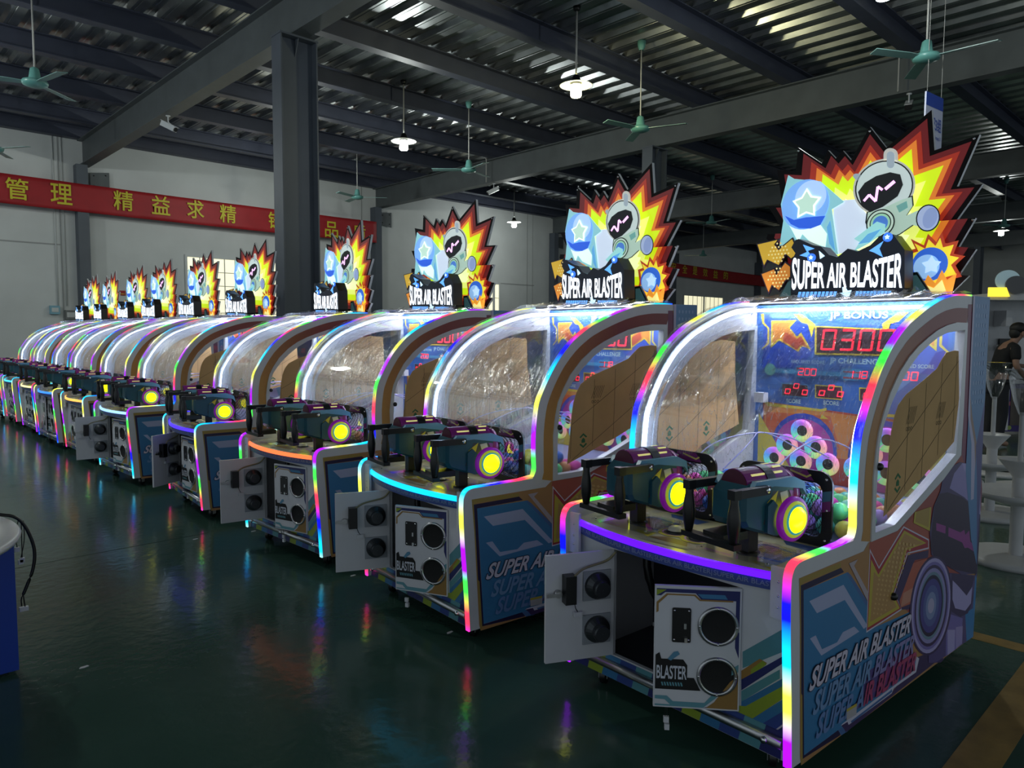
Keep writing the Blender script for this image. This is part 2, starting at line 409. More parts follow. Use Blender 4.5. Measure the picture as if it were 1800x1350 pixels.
# banners
RED = mat('red_banner_cloth', (.36, .012, .018), .6, var=.1, scale=3, bump=.2)
YEL = mat('yellow_banner_letters', (.62, .55, .03), .6)
def banner(name, xa, xb, za0, zb0, za1, zb1, label):
    nx, nz = 90, 7; mb = MB(); g = []
    for i in range(nx+1):
        u = i/nx
        for j in range(nz+1):
            v = j/nz; z = (za0+(za1-za0)*u)*(1-v)+(zb0+(zb1-zb0)*u)*v - .03*math.sin(math.pi*u)
            g.append((xa+(xb-xa)*u, YW-.335-.008*math.sin(v*19+u*40)-.006*math.sin(u*63), z))
    mb.v = g; mb.mats = [RED]
    for i in range(nx):
        for j in range(nz): mb.smooth.add(len(mb.f)); mb.f.append((i*(nz+1)+j, (i+1)*(nz+1)+j, (i+1)*(nz+1)+j+1, i*(nz+1)+j+1)); mb.m.append(0)
    b = mb.obj(name, fix=False); sd = b.modifiers.new('cloth', 'SOLIDIFY'); sd.thickness = .004
    tag(b, label, 'banner'); return b
b1 = banner('banner', 1.57, 12.9, 4.45, 5.11, 4.42, 5.07, 'long red banner with yellow characters across the white end wall')
for ch, px, py in (('管', 30, 332), ('理', 108, 341), ('精', 217, 353), ('益', 283, 361), ('求', 344, 368), ('精', 401, 376), ('铸', 485, 388), ('就', 533, 395), ('品', 583, 403.5), ('质', 632, 409)):
    p = on_y(px, py, YW-.37); mb = MB(); add_text(mb, ch, lambda u, v: (p.x-.22+.44*u, YW-.366, p.z-.235+.47*v), YEL, .011); mb.obj('character', b1, fix=False)
RED2 = RED
b2 = banner('banner.001', 28.9, 41.8, 4.35, 4.94, 4.25, 4.81, 'faded red safety banner hanging on the far part of the end wall')
for ch, px, py in (('安', 1184, 469), ('全', 1204, 473), ('是', 1222, 476), ('效', 1240, 479), ('益', 1258, 482), ('的', 1276, 484)):
    p = on_y(px, py, YW-.37); mb = MB(); add_text(mb, ch, lambda u, v: (p.x-.21+.42*u, YW-.366, p.z-.2+.40*v), YEL, .008); mb.obj('character', b2, fix=False)
# small boxes on the wall
for x, z, wd, h, m, lab in ((4.02, 2.0, .2, .2, mat('pale_blue_box', (.2, .4, .5), .5), 'small pale blue socket box on the white wall'), (4.33, 1.88, .34, .22, mat('grey_box', (.16, .17, .17), .5), 'flat grey meter box beside the wall column')):
    mb = MB(); mb.box((x, YW-.1, z), (x+wd, YW, z+h), m); mb.box((x+.03, YW-.108, z+.05), (x+wd-.03, YW-.1, z+h-.05), WALLM); tag(mb.obj('socket_box'), lab, 'box')
mb = MB(); mb.box((5.50, YW-.02, 2.50), (5.68, YW, 2.62), RED); mb.box((5.52, YW-.022, 2.53), (5.66, YW-.02, 2.545), YEL); tag(mb.obj('wall_notice'), 'tiny red notice plate on the white wall', 'notice')

# ------------------------------------------------------------------ pendant lamps
SHADE = mat('white_enamel', (.75, .75, .7), .4)
GREYC = mat('grey_conduit', (.38, .38, .37), .5)
def lamp_proto(col, name, dark=False):
    r = empty('pendant_lamp', (0, 0, 0))
    mb = MB(); mb.tube([(0, 0, 5.46), (0, 0, 6.47)], .014, GREYC); mb.obj('rod', r)
    mb = MB(); mb.lathe([(.001, 6.47), (.06, 6.47), (.05, 6.42), (.02, 6.40)], BLACK); mb.obj('ceiling_cap', r)
    mb = MB(); mb.lathe([(.02, 5.48), (.05, 5.46), (.07, 5.40), (.10, 5.37)], BLACK); mb.obj('lamp_holder', r)
    mb = MB(); mb.lathe([(.10, 5.375), (.135, 5.365), (.245, 5.325), (.245, 5.318), (.13, 5.352), (.07, 5.36)], SHADE); mb.obj('shade', r)
    gm = mat('lamp_glow_'+name, col, .3, emit=14, erg=col)
    mb = MB(); mb.lathe([(.075, 5.33), (.08, 5.29), (.085, 5.18), (.07, 5.155), (.001, 5.15)], gm); mb.obj('bulb', r)
    mb = MB(); mb.lathe([(.078, 5.36), (.078, 5.33)], GREYC); mb.obj('bulb_collar', r)
    return r
cool, warm = (.93, 1., .95), (1., .95, .55)
L_COOL, L_WARM = lamp_proto(cool, 'cool'), lamp_proto(warm, 'warm')
LAMPS = [(8.44, 7.453, warm, 'yellowish pendant lamp with white saucer shade, nearest in the middle bay'),
         (8.46, 11.92, cool, 'white pendant lamp beside the dark column top, over the fourth cabinet'),
         (8.35, 3.05, cool, 'white pendant lamp cut by the top edge of the picture'),
         (17.14, 17.84, cool, 'small white pendant lamp in front of the end wall'),
         (30.7, 6.9, cool, 'far pendant lamp glowing at the right edge above the white machine'),
         (8.5, 16.4, cool, 'far white pendant lamp half hidden behind the dark column'),
         (.2, 16.4, cool, 'added unseen pendant lamp over the side aisle close to the end wall'), (.2, 11.92, cool, 'added unseen pendant lamp over the side aisle beside the upper left fan'), (.2, 7.45, cool, 'added unseen pendant lamp over the middle of the side aisle')]  # side-aisle lamps added out of view on the lamp grid to brighten the banner wall
used = {}; LT_ = []
for x, y, c, lab in LAMPS:
    src = L_WARM if c is warm else L_COOL
    o = src if src not in used else copy_tree(src)
    for ch in list(o.children):
        if ch.type == 'LIGHT': bpy.data.objects.remove(ch)
    used[src] = 1
    o.location = (x, y, 0); tag(o, lab, 'lamp', 'pendant lamps under the deck')
    LT_.append((o, c))
for o, c in LT_:
    ld = bpy.data.lights.new('pendant_light', 'POINT'); ld.energy = LAMP_POWER; ld.color = c; ld.shadow_soft_size = .09
    lo = bpy.data.objects.new('pendant_light', ld); COL.objects.link(lo); lo.parent = o; lo.location = (0, 0, 5.08)
# ------------------------------------------------------------------ ceiling fans
TEAL = mat('fan_teal', (.10, .27, .25), .35); TEALB = mat('fan_blade', (.15, .28, .27), .4)
def fan_proto():
    r = empty('ceiling_fan')
    mb = MB(); mb.tube([(0, 0, 5.15), (0, 0, 6.40)], .012, GREYC); mb.obj('rod', r)
    mb = MB(); mb.lathe([(.001, 6.46), (.075, 6.46), (.06, 6.36), (.035, 6.31)], TEAL); mb.obj('ceiling_cap', r)
    mb = MB(); mb.lathe([(.03, 5.24), (.055, 5.22), (.075, 5.10), (.09, 5.06)], TEAL); mb.obj('lower_cap', r)
    mb = MB(); mb.lathe([(.05, 5.07), (.15, 5.06), (.165, 5.035), (.15, 5.0), (.08, 4.975), (.001, 4.97)], TEAL); mb.obj('motor', r)
    for k in range(3):
        a = 2*math.pi*k/3
        mx = Matrix.Rotation(a, 4, 'Z') @ Matrix.Rotation(.16, 4, 'X')
        mb = MB(); mb.prism([(.15, -.05), (.30, -.065), (.77, -.075), (.785, .06), (.30, .065), (.15, .05)], lambda u, v, t: mx @ Vector((u, v, t)) + Vector((0, 0, 5.03)), -.004, .004, TEALB); mb.obj('blade', r)
    return r
fp = fan_proto()
for k, (x, y, dz, a, lab) in enumerate(((2.36, 12.06, 0, .75, 'teal ceiling fan at the upper left, over the aisle'), (2.6, 16.9, 0, 1.1, 'teal ceiling fan at the left edge with one blade showing'),
        (2.3, 7.5, 0, 2.2, 'teal ceiling fan cut off by the top edge near the grey girder'), (10.23, 12.05, .04, .3, 'teal ceiling fan hanging between two pendant lamps'), (10.16, 7.53, 0, .9, 'teal ceiling fan with an upright blade beside the yellowish lamp'),
        (10.56, 17.0, .15, 1.4, 'teal ceiling fan in front of the red banner end'), (10.1, 3.157, 0, .55, 'big teal ceiling fan at the top right corner'), (20.1, 12.15, 0, .2, 'small far ceiling fan above the second burst board side'),
        (27.3, 16.86, -.1, .1, 'far ceiling fan in front of the faded safety banner'), (27.0, 6.0, 0, .5, 'far ceiling fan beside the right edge lamp'))):
    o = fp if k == 0 else copy_tree(fp)
    o.location = (x, y, dz); o.rotation_euler.z = a; tag(o, lab, 'fan', 'teal ceiling fans')
# ------------------------------------------------------------------ cctv cameras under the girders
CCW = mat('camera_white', (.6, .62, .65), .4)
def cctv(x, y, rz, m, lab, i):
    r = empty('security_camera', (x, y, 5.54), rz); tag(r, lab, 'camera')
    mb = MB(); mb.tube([(0, 0, 0), (0, 0, -.12), (.05, 0, -.16)], .012, CCW); mb.lathe([(.001, 0), (.04, 0), (.04, -.015), (.001, -.015)], CCW); mb.obj('bracket', r)
    mb = MB(); mx = Matrix.Translation((0.02, 0, -.2)) @ Matrix.Rotation(.45, 4, 'Y'); mb.box((-.16, -.05, -.045), (.14, .05, .045), m, mx); mb.obj('housing', r)
    mb = MB(); mb.box((-.18, -.056, .046), (.16, .056, .054), CCW, mx); mb.obj('sun_shield', r)
    mb = MB(); mb.tube([mx @ Vector((.14, 0, 0)), mx @ Vector((.16, 0, 0))], .038, BLACK, 12); mb.obj('lens', r)
for i, (px, py, X, m, rz, lab) in enumerate(((296, 228, 4.84, CCW, -1.0, 'white security camera under the grey girder near the banner'), (868, 337, 13.1, CCW, 2.4, 'small security camera under the middle girder'), (1598, 172, 13.1, BLACK, 3.4, 'dark security camera above the nearest burst board'))):
    d = ray(px, py); p = EYE + d*(X/d.x); cctv(X, p.y, rz, m, lab, i)
    if X > 5:
        mb = MB(); mb.tube(smooth_path([(X-.16, p.y+.12, 5.56), (X-.16, p.y+.12, 6.35), (X-.9, p.y+.12, 6.44)], 1), .014, GREYC, 6); struct(mb.obj('conduit' if i == 1 else 'conduit.001'), 'grey conduit bent down the girder face')
# hanging group sign
SGNB = mat('sign_blue', (.02, .07, .42), .5); SGNW = mat('sign_white', (.55, .58, .75), .5)
c = EYE + ray(1640, 222).normalized()*11.0
r = empty('hanging_sign', c, math.radians(-6)); tag(r, 'blue and white group sign hanging behind the nearest burst board', 'sign')
mb = MB(); mb.box((-.24, -.01, -.38), (.24, .01, .38), SGNW); mb.obj('sign_board', r)
mb = MB(); mb.box((-.24, -.012, .22), (.24, -.0101, .38), SGNB); mb.face([(-.24, -.012, -.38), (.02, -.012, -.38), (-.02, -.012, -.33), (-.24, -.012, -.33)], SGNB); mb.face([(.0, -.012, -.38), (.24, -.012, -.38), (.24, -.012, -.34), (.04, -.012, -.34)], SGNB); mb.obj('sign_print', r, fix=False)
mb = MB(); add_text(mb, '装配3组', lambda u, v: (-.20+.40*u, -.013, -.06+.17*v), SGNB, .01); add_text(mb, 'Assembly Group 3', lambda u, v: (-.19+.38*u, -.013, -.17+.06*v), SGNB, .01); mb.obj('sign_lettering', r, fix=False)
mb = MB()
for s in (-.2, .2): mb.tube([(s, 0, .38), (s, 0, 6.2-c.z)], .004, GREYC, 5)
mb.obj('hanging_wire', r)

# ================================================================== THE ARCADE CABINETS
# cabinet axes: x into the machine (0 = front foot), y across (0 = near side panel), z up
TH = .028
CS = crop(1380, 900, .22222); CT = crop(1380, 1100, .18521)          # printed side, traced in two enlargements
def sp(pts): return [side_uv(*p) for p in pts]
PROF = sp([(1391, 1352), (1391, 1240), (1389, 1100), (1390, 1024)]) + [(-.024, .800), (-.008, .818), (.02, .827), (.06, .828), (.42, .828)] + \
    sp([(1505.6, 930), (1505.6, 900), (1507.5, 841.7), (1511.7, 791.7), (1515.8, 758), (1525, 725), (1535, 691.7), (1546.7, 658), (1561, 625), (1575, 600), (1595, 573), (1613, 556.7), (1630, 543), (1646.7, 531.7), (1663, 523.3), (1680, 519.5)]) + [(1.45, 1.782), (1.555, 1.783)]
PROF = [(max(-.034, a), b) for a, b in PROF]
OUTL = PROF + [(1.80, 1.787), (1.80, .08)]
WINO = sp([(1680, 566.7), (1663, 571.7), (1646.7, 580), (1630, 593), (1613, 608), (1596.7, 626.7), (1580, 653), (1563, 690), (1551.7, 725), (1543, 758), (1538, 791.7), (1533, 841.7), (1531.7, 891.7), (1529, 952), (1575, 932.5), (1656.7, 841.7), (1687, 800), (1691.7, 725), (1699, 567.5)])
WINI = sp([(1680.8, 581.7), (1663, 585), (1646.7, 593), (1630, 606.7), (1613, 623), (1596.7, 645), (1580, 675), (1565, 708), (1557, 730), (1550, 750), (1544, 780), (1541, 818), (1538, 868), (1536, 936), (1570, 922.5), (1620, 866), (1678, 798), (1684, 725), (1694, 580)])
def smap(ly, sgn=-1.):  # (lx, z, thickness outwards)
    return lambda u, v, t: (u, ly+sgn*t, v)
def arr(d): return [(a, b) for a, b in d]
def P(*c): return mat('print_%d_%d_%d' % tuple(int(x*255) for x in c), c, .38)
def sweep_strip(mb, path, y0, y1, th, m, inset=0.):
    """flat strip following path (x,z), y0..y1 wide, standing th proud of the path (outwards = left of travel)"""
    n = len(path); run = []; s = 0.
    for k, p in enumerate(path):
        a = Vector(path[max(k-1, 0)]); b = Vector(path[min(k+1, n-1)]); d = (b-a).normalized(); nr = Vector((-d.y, d.x))
        if k: s += math.dist(path[k-1], p)
        q0 = Vector(p)+nr*inset; q1 = Vector(p)+nr*(inset+th)
        for (q, y) in ((q0, y0), (q1, y0), (q1, y1), (q0, y1)): mb.v.append((q.x, y, q.y)); run.append(s)
    for k in range(n-1):
        for e in range(4):
            e2 = (e+1) % 4; mb.f.append((k*4+e, k*4+e2, (k+1)*4+e2, (k+1)*4+e)); mb.m.append(mb.mi(m))
    mb.f += [(0, 1, 2, 3), ((n-1)*4+3, (n-1)*4+2, (n-1)*4+1, (n-1)*4)]; mb.m += [mb.mi(m)]*2
    mb.run = run
def kraft(parent, pts, ly, sgn, curl):
    """loose sheet of masking paper still stuck on the acrylic, with its printed grid"""
    me = plate2d(pts, [], .0008)
    for v in me.vertices: v.co = (v.co.x, ly+sgn*(.004+v.co.z), v.co.y)
    me.materials.clear(); me.materials.append(KRAFT); o = link('masking_paper', me, parent)
    xs = [p[0] for p in pts]; zs = [p[1] for p in pts]
    def inside(x, z):
        c = False
        for (a, b), (d, e) in zip(pts, pts[1:]+pts[:1]):
            if (b > z) != (e > z) and x < (d-a)*(z-b)/(e-b)+a: c = not c
        return c
    mb = MB(); Y = ly+sgn*.0056
    def seg(x0, z0, x1, z1, w, m):
        n = 24; d = Vector((x1-x0, z1-z0)); L = d.length; d /= L; nr = Vector((-d.y, d.x))*w
        for k in range(n):
            a = Vector((x0, z0))+d*L*k/n; b = Vector((x0, z0))+d*L*(k+1)/n
            if inside(*a) and inside(*b): mb.face([(a.x-nr.x, Y, a.y-nr.y), (b.x-nr.x, Y, b.y-nr.y), (b.x+nr.x, Y, b.y+nr.y), (a.x+nr.x, Y, a.y+nr.y)], m)
    for k in range(6):
        x = min(xs)+.02+k*.17; seg(x, min(zs), x+.02, max(zs), .0015, INK)
    for k in range(8):
        z = min(zs)-.2+k*.2; seg(min(xs), z, max(xs), z+.42, .0015, INK)
    for k, (cx, cz) in enumerate([(min(xs)+.12+.32*i+.1*(j % 2), min(zs)+.12+.27*j) for i in range(3) for j in range(4)]):
        if not all(inside(cx+dx, cz+dz) for dx in (-.05, .05) for dz in (-.05, .05)): continue
        if k % 2 == 0:
            h = ell(cx, cz, .035, .042, 6, math.pi/2); h2 = ell(cx, cz, .024, .030, 6, math.pi/2)
            for q in range(6):
                if q in (1, 4): continue
                r2 = (q+1) % 6; mb.face([(h[q][0], Y, h[q][1]), (h[r2][0], Y, h[r2][1]), (h2[r2][0], Y, h2[r2][1]), (h2[q][0], Y, h2[q][1])], GREENINK)
            g = [(cx-.014, cz-.012), (cx+.014, cz-.012), (cx+.014, cz+.006), (cx, cz+.017), (cx-.014, cz+.004)]
            mb.face([(a, Y, b) for a, b in g], GREENINK)
        else:
            for q in range(6): seg(cx-.04+q*.014, cz-.035, cx-.005+q*.014, cz+.035, .0016, INK)
            for q in range(3):
                rg = ell(cx-.03+q*.022, cz-.055, .009, None, 8); r3 = ell(cx-.03+q*.022, cz-.055, .006, None, 8)
                for e in range(8): e2 = (e+1) % 8; mb.face([(a, Y, b) for a, b in (rg[e], rg[e2], r3[e2], r3[e])], INK)
    if mb.f: k = mb.obj('paper_print', parent, fix=False); k['kind'] = 'stuff'
def side_panel(cab, near):
    ly = 0. if near else W; sg = -1. if near else 1.
    o = plate(OUTL, [WINO], TH/2, lambda u, v, t: (u, ly-sg*TH/2+t, v), WHITE, 'side_panel', cab)
    mb = MB(); sweep_strip(mb, smooth_path(PROF, 1), ly-sg*.0275, ly+sg*.001, .007, LED); l = mb.obj('led_strip', o); l['phase'] = 0.; l['label'] = 'rainbow light strip along the panel edge'
    plate(WINO, [WINI], TH/2+.006, lambda u, v, t: (u, ly-sg*TH/2+t, v), FR, 'window_frame', o)
    mb = MB(); mb.prism(WINO, lambda u, v, t: (u, ly-sg*(TH/2+t), v), 0, .003, CLEAR); mb.obj('window_pane', o)
    return o
def make_side_print(panel):
    pol = []
    def add(pts, m): pol.append((sp(pts), m))
    C = CS
    band_o, band_m = P(.42, .20, .05), P(.22, .05, .06)
    # orange arch band between the white edge and the window frame, darkening to maroon at the top (print colour)
    out = resample(PROF[8:], 41); inn = resample([WINO[13]]+WINO[12::-1]+[WINO[18]], 41)
    mb = MB(); fm = smap(0.)
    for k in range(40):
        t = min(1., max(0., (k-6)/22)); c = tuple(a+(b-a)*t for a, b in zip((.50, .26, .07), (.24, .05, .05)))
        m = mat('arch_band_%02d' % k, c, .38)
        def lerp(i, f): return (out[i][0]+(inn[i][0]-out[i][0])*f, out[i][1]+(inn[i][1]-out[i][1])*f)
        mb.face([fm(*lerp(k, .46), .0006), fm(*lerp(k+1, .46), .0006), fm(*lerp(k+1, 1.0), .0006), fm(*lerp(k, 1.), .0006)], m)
    # backgrounds of the lower print
    fieldm = P(.42, .22, .09); gold = P(.36, .25, .06); navy = P(.02, .012, .06); blue = P(.045, .20, .42); blue2 = P(.07, .15, .36)
    pale = P(.40, .44, .66); wht = P(.62, .60, .74); red = P(.38, .03, .05); ora = P(.50, .13, .04); yel = P(.52, .42, .06); purp = P(.055, .03, .11); lav = P(.42, .37, .68); vio = P(.20, .16, .46); violet = P(.30, .05, .28)
    field = C([(110, 525), (620, 310), (660, 240), (880, 150), (1010, 30)]) + [(1657, 842), (1690, 800), (1694, 725), (1703, 535), (1709, 535), (1724, 880), (1720, 950), (1709.6, 1119)] + CT([(150, 1325), (140, 1250), (140, 0)])
    add(field, fieldm)
    add([(1528, 953.5), (1575, 933), (1657, 842), (1690, 800), (1700, 720), (1722, 860), (1712, 1000), (1600, 1080), (1528, 1010)], P(.34, .07, .06))
    add([(1690, 800), (1702, 535), (1708, 535), (1726, 860), (1724, 900), (1708, 860)], P(.20, .04, .10))
    add(C([(110, 525), (440, 400), (440, 440), (140, 560), (130, 1350)]) + CT([(175, 1240), (150, 1325), (140, 0)]), gold)
    add(C([(122, 580), (440, 440), (465, 475), (145, 620), (145, 1350)]) + CT([(180, 1228), (500, 990), (525, 1010), (520, 1040), (165, 1262), (162, 660), (150, 640), (150, 0)]), navy)
    add(C([(145, 620), (495, 475), (650, 730), (640, 940), (985, 790), (1010, 1160), (1060, 1160), (1040, 1240)]) + CT([(1025, 600), (580, 1010), (500, 990), (178, 1228)]), blue)
    add(C([(495, 475), (520, 500), (655, 715), (650, 760), (480, 480)]), blue2)
    add(CT([(560, 900), (690, 690), (800, 420), (1180, 190), (1215, 330), (1020, 560), (640, 820)]), P(.10, .07, .24))
    add(CT([(820, 640), (1000, 330), (1190, 170), (1230, 330), (1190, 420)]), P(.22, .06, .22))
    add(C([(190, 705), (460, 575), (650, 900), (620, 925), (470, 695), (250, 800)]), pale)
    add(C([(195, 1000), (240, 975), (290, 1085), (410, 1030), (455, 950), (545, 905), (585, 945), (285, 1135)]), pale)
    # dark hem and white outlines at the foot
    add(C([(1035, 1150), (1120, 1120), (1260, 1160), (1230, 1190)]) + CT([(1420, 350), (575, 1010), (530, 945), (1000, 640), (1270, 320)]), purp)
    add(CT([(1270, 310), (1240, 440), (1030, 590), (1010, 640), (600, 940), (590, 910), (525, 950), (540, 930), (1000, 590), (1225, 420), (1245, 290)]), wht)
    add(CT([(620, 905), (990, 620), (1010, 600), (1015, 625), (630, 920)]), blue2)
    add(CT([(500, 990), (545, 960), (575, 1010), (530, 1040)]), blue2)
    # big arrow, halftone field
    add(C([(660, 290), (670, 240), (880, 160), (1010, 40), (1130, 160), (1130, 360), (970, 340), (735, 480)]), P(.42, .10, .07))
    add(C([(668, 290), (740, 435), (935, 112), (1135, 215), (1135, 290), (970, 330), (865, 640), (925, 770), (640, 955)]), wht)
    add(C([(672, 315), (740, 450), (938, 125), (1130, 225), (1130, 280), (965, 320), (858, 640), (915, 765), (645, 940)]), red)
    add(C([(678, 375), (735, 495), (940, 145), (1115, 245), (960, 300), (850, 645), (905, 760), (652, 915)]), yel)
    add(C([(700, 470), (740, 520), (945, 170), (1090, 245), (945, 290), (830, 650), (880, 750), (670, 870)]), P(.48, .27, .10))
    for i in range(9):
        for j in range(16):
            x, y = 700+i*28+j*6, 800-j*38+i*4
            if (x-700)*.9+ (y-470)*.0 > -10 and 690 < x < 700+(850-y)*.45+60 and y > 480-(x-740)*1.75+30:
                add(C(ell(x, y, 6+j*.3, 9+j*.3, 6)), P(.62, .40, .16))
    add(C([(970, 340), (1130, 300), (1125, 360), (1020, 380), (920, 690), (985, 735), (975, 770), (920, 770), (865, 640)]), purp)
    add(C([(1010, 400), (1120, 365), (1000, 720), (910, 755), (900, 700)]), P(.48, .12, .08))
    add(C([(930, 640), (1020, 590), (995, 700), (910, 750)]), P(.55, .25, .18))
    add(C([(500, 405), (570, 372), (540, 425), (655, 640), (650, 700), (640, 690)]), P(.45, .38, .42))
    add(C([(1020, 0), (1150, -40), (1140, 150), (1010, 85)]), yel); add(C([(1035, -5), (1140, -40), (1130, 120), (1025, 75)]), P(.42, .28, .07))
    # violet shapes at the rear: rounded dark hood with a magenta line, round muzzle with rings (plain shapes)
    add([(1722, 862), (1720, 950), (1709.6, 1119)] + CT([(1420, 350)]) + C([(1130, 1190), (1130, 1000), (1270, 800), (1300, 480), (1500, 500)]), P(.10, .07, .22))
    add(C([(1500, 500), (1510, 520), (1483, 985), (1430, 1020), (1420, 800), (1480, 760)]), P(.05, .22, .50))
    add(C([(1280, 800), (1400, 840), (1395, 920), (1350, 1080), (1265, 1140), (1270, 920)]), vio); add(C([(1280, 930), (1340, 930), (1335, 1090), (1280, 1130)]), lav); add(C([(1345, 910), (1400, 900), (1395, 1040), (1345, 1080)]), P(.36, .30, .60))
    add(C([(1310, 480), (1495, 505), (1470, 600), (1480, 700), (1440, 800), (1380, 830), (1300, 780)]), purp)
    add(C([(1320, 540), (1360, 580), (1430, 660), (1475, 590), (1465, 720), (1420, 780), (1340, 760), (1318, 690)]), lav)
    hood = [(1652, 862), (1656, 840), (1668, 822), (1686, 812), (1702, 815), (1714, 830), (1722, 852), (1722, 870), (1722, 910), (1720, 950), (1714, 1008), (1690, 1010), (1660, 992), (1636, 975), (1633, 935), (1640, 890)]
    add(hood, P(.075, .05, .16))
    add([(1668, 858), (1676, 832), (1690, 814), (1702, 815), (1712, 828), (1721, 856), (1722, 905), (1712, 892), (1694, 874)], P(.30, .26, .56))
    add([(1690, 814), (1703, 816), (1716, 838), (1722, 862), (1722, 905), (1704, 885), (1702, 850)], lav)
    add([(1634, 960), (1641, 890), (1650, 868), (1664, 865), (1690, 874), (1713, 893), (1721, 912), (1719, 966), (1715.5, 1009), (1672, 1000), (1640, 978)], P(.030, .012, .055))
    for q in ([(1190, 85), (1265, 110), (1262, 170), (1190, 145)], [(1287, 120), (1380, 160), (1412, 140), (1420, 180), (1450, 145), (1460, 235), (1508, 275), (1500, 320), (1440, 280), (1415, 285), (1395, 240), (1285, 190)]): add(C(q), violet)
    for (rx, ry, m) in ((165, 395, purp), (150, 378, lav), (138, 350, vio), (128, 325, purp), (115, 300, P(.30, .28, .56)), (100, 270, P(.16, .26, .36)), (92, 245, navy), (82, 215, P(.07, .06, .28)), (60, 165, P(.10, .13, .36)), (40, 110, P(.22, .28, .5)), (24, 60, P(.45, .42, .62))):
        add(C(ell(1148, 740, rx, ry, 36, 0, .10)), m)
    # rear blue strip with dots and the wavy stripes beside it
    a, b = 1.578, 1.80
    pol.append(([(a, .95), (a, 1.785), (b, 1.785), (b, .45), (1.70, .60)], P(.10, .24, .48)))
    pol.append(([(a-.012, 1.785), (a+.012, 1.785), (a+.012, 1.32), (a+.05, 1.2), (a+.12, 1.1), (a+.13, .8), (a+.09, .8), (a+.06, 1.08), (a-.006, 1.22)], P(.48, .46, .66)))
    pol.append(([(a+.012, 1.32), (a+.05, 1.22), (a+.13, 1.08), (a+.13, .95), (a+.10, 1.08), (a+.03, 1.2)], P(.30, .20, .17)))
    pol.append(([(b-.10, 1.06), (b, 1.28), (b, .45), (b-.06, .9)], P(.08, .08, .26)))
    for i in range(5):
        for j in range(11): pol.append((ell(a+.045+i*.033, 1.74-j*.046, .008, .012, 6), P(.26, .38, .62)))
    layered(mb, pol, fm, .0009, .00002)
    # screwed lettering lines
    up = lambda x, y: side_uv(x, y)
    def line(bl, br, tl, m, outline=None, m2=None, cut=.6):
        A, B, T = (Vector(side_uv(*q)) for q in (bl, br, tl)); U = B-A; V = T-A
        f = lambda d: (lambda u, v: (A.x+U.x*u+V.x*v, -d, A.y+U.y*u+V.y*v))
        if outline:
            for ox, oz in ((-1, 0), (1, 0), (0, -1), (0, 1), (.7, .7), (-.7, .7), (.7, -.7), (-.7, -.7)):
                add_text(mb, 'SUPER AIR BLASTER', lambda u, v: (A.x+U.x*u+V.x*v+ox*.0035, -.0062, A.y+U.y*u+V.y*v+oz*.0035), outline, .028)
        add_text(mb, 'SUPER AIR BLASTER', f(.0066), m, .028, m2=m2, cut=cut)
    w1 = CT([(205, 628), (1165, 62), (262, 385)]); line(w1[0], w1[1], w1[2], P(.62, .58, .72), navy)
    w2 = CT([(240, 855), (1200, 258), (290, 610)]); line(w2[0], w2[1], w2[2], P(.17, .30, .54), None, P(.26, .24, .50), .55)
    w3 = CT([(270, 1080), (1220, 420), (318, 832)]); line(w3[0], w3[1], w3[2], P(.14, .24, .50), None, P(.42, .06, .16), .42)
    # warning sticker
    st = CT([(567, 785), (662, 728), (660, 835), (567, 890)]); mb.face([fm(*side_uv(*q), .0072) for q in st], P(.45, .42, .45))
    st = CT([(567, 785), (662, 728), (662, 755), (567, 812)]); mb.face([fm(*side_uv(*q), .0076) for q in st], yel)
    o = mb.obj('side_print', panel, fix=False); o['label'] = 'printed blue, orange and violet side artwork'
    # hole knob on the arrow and the black latch on the frame
    for q in ((1568, 1048), (1542.5, 820)):
        u, v = side_uv(*q); mb = MB(); mb.lathe([(.016, 0), (.016, -.012), (.010, -.02), (.001, -.021)], BLACK, (u, 0, v), 'y', 12); mb.obj('panel_lock', panel)

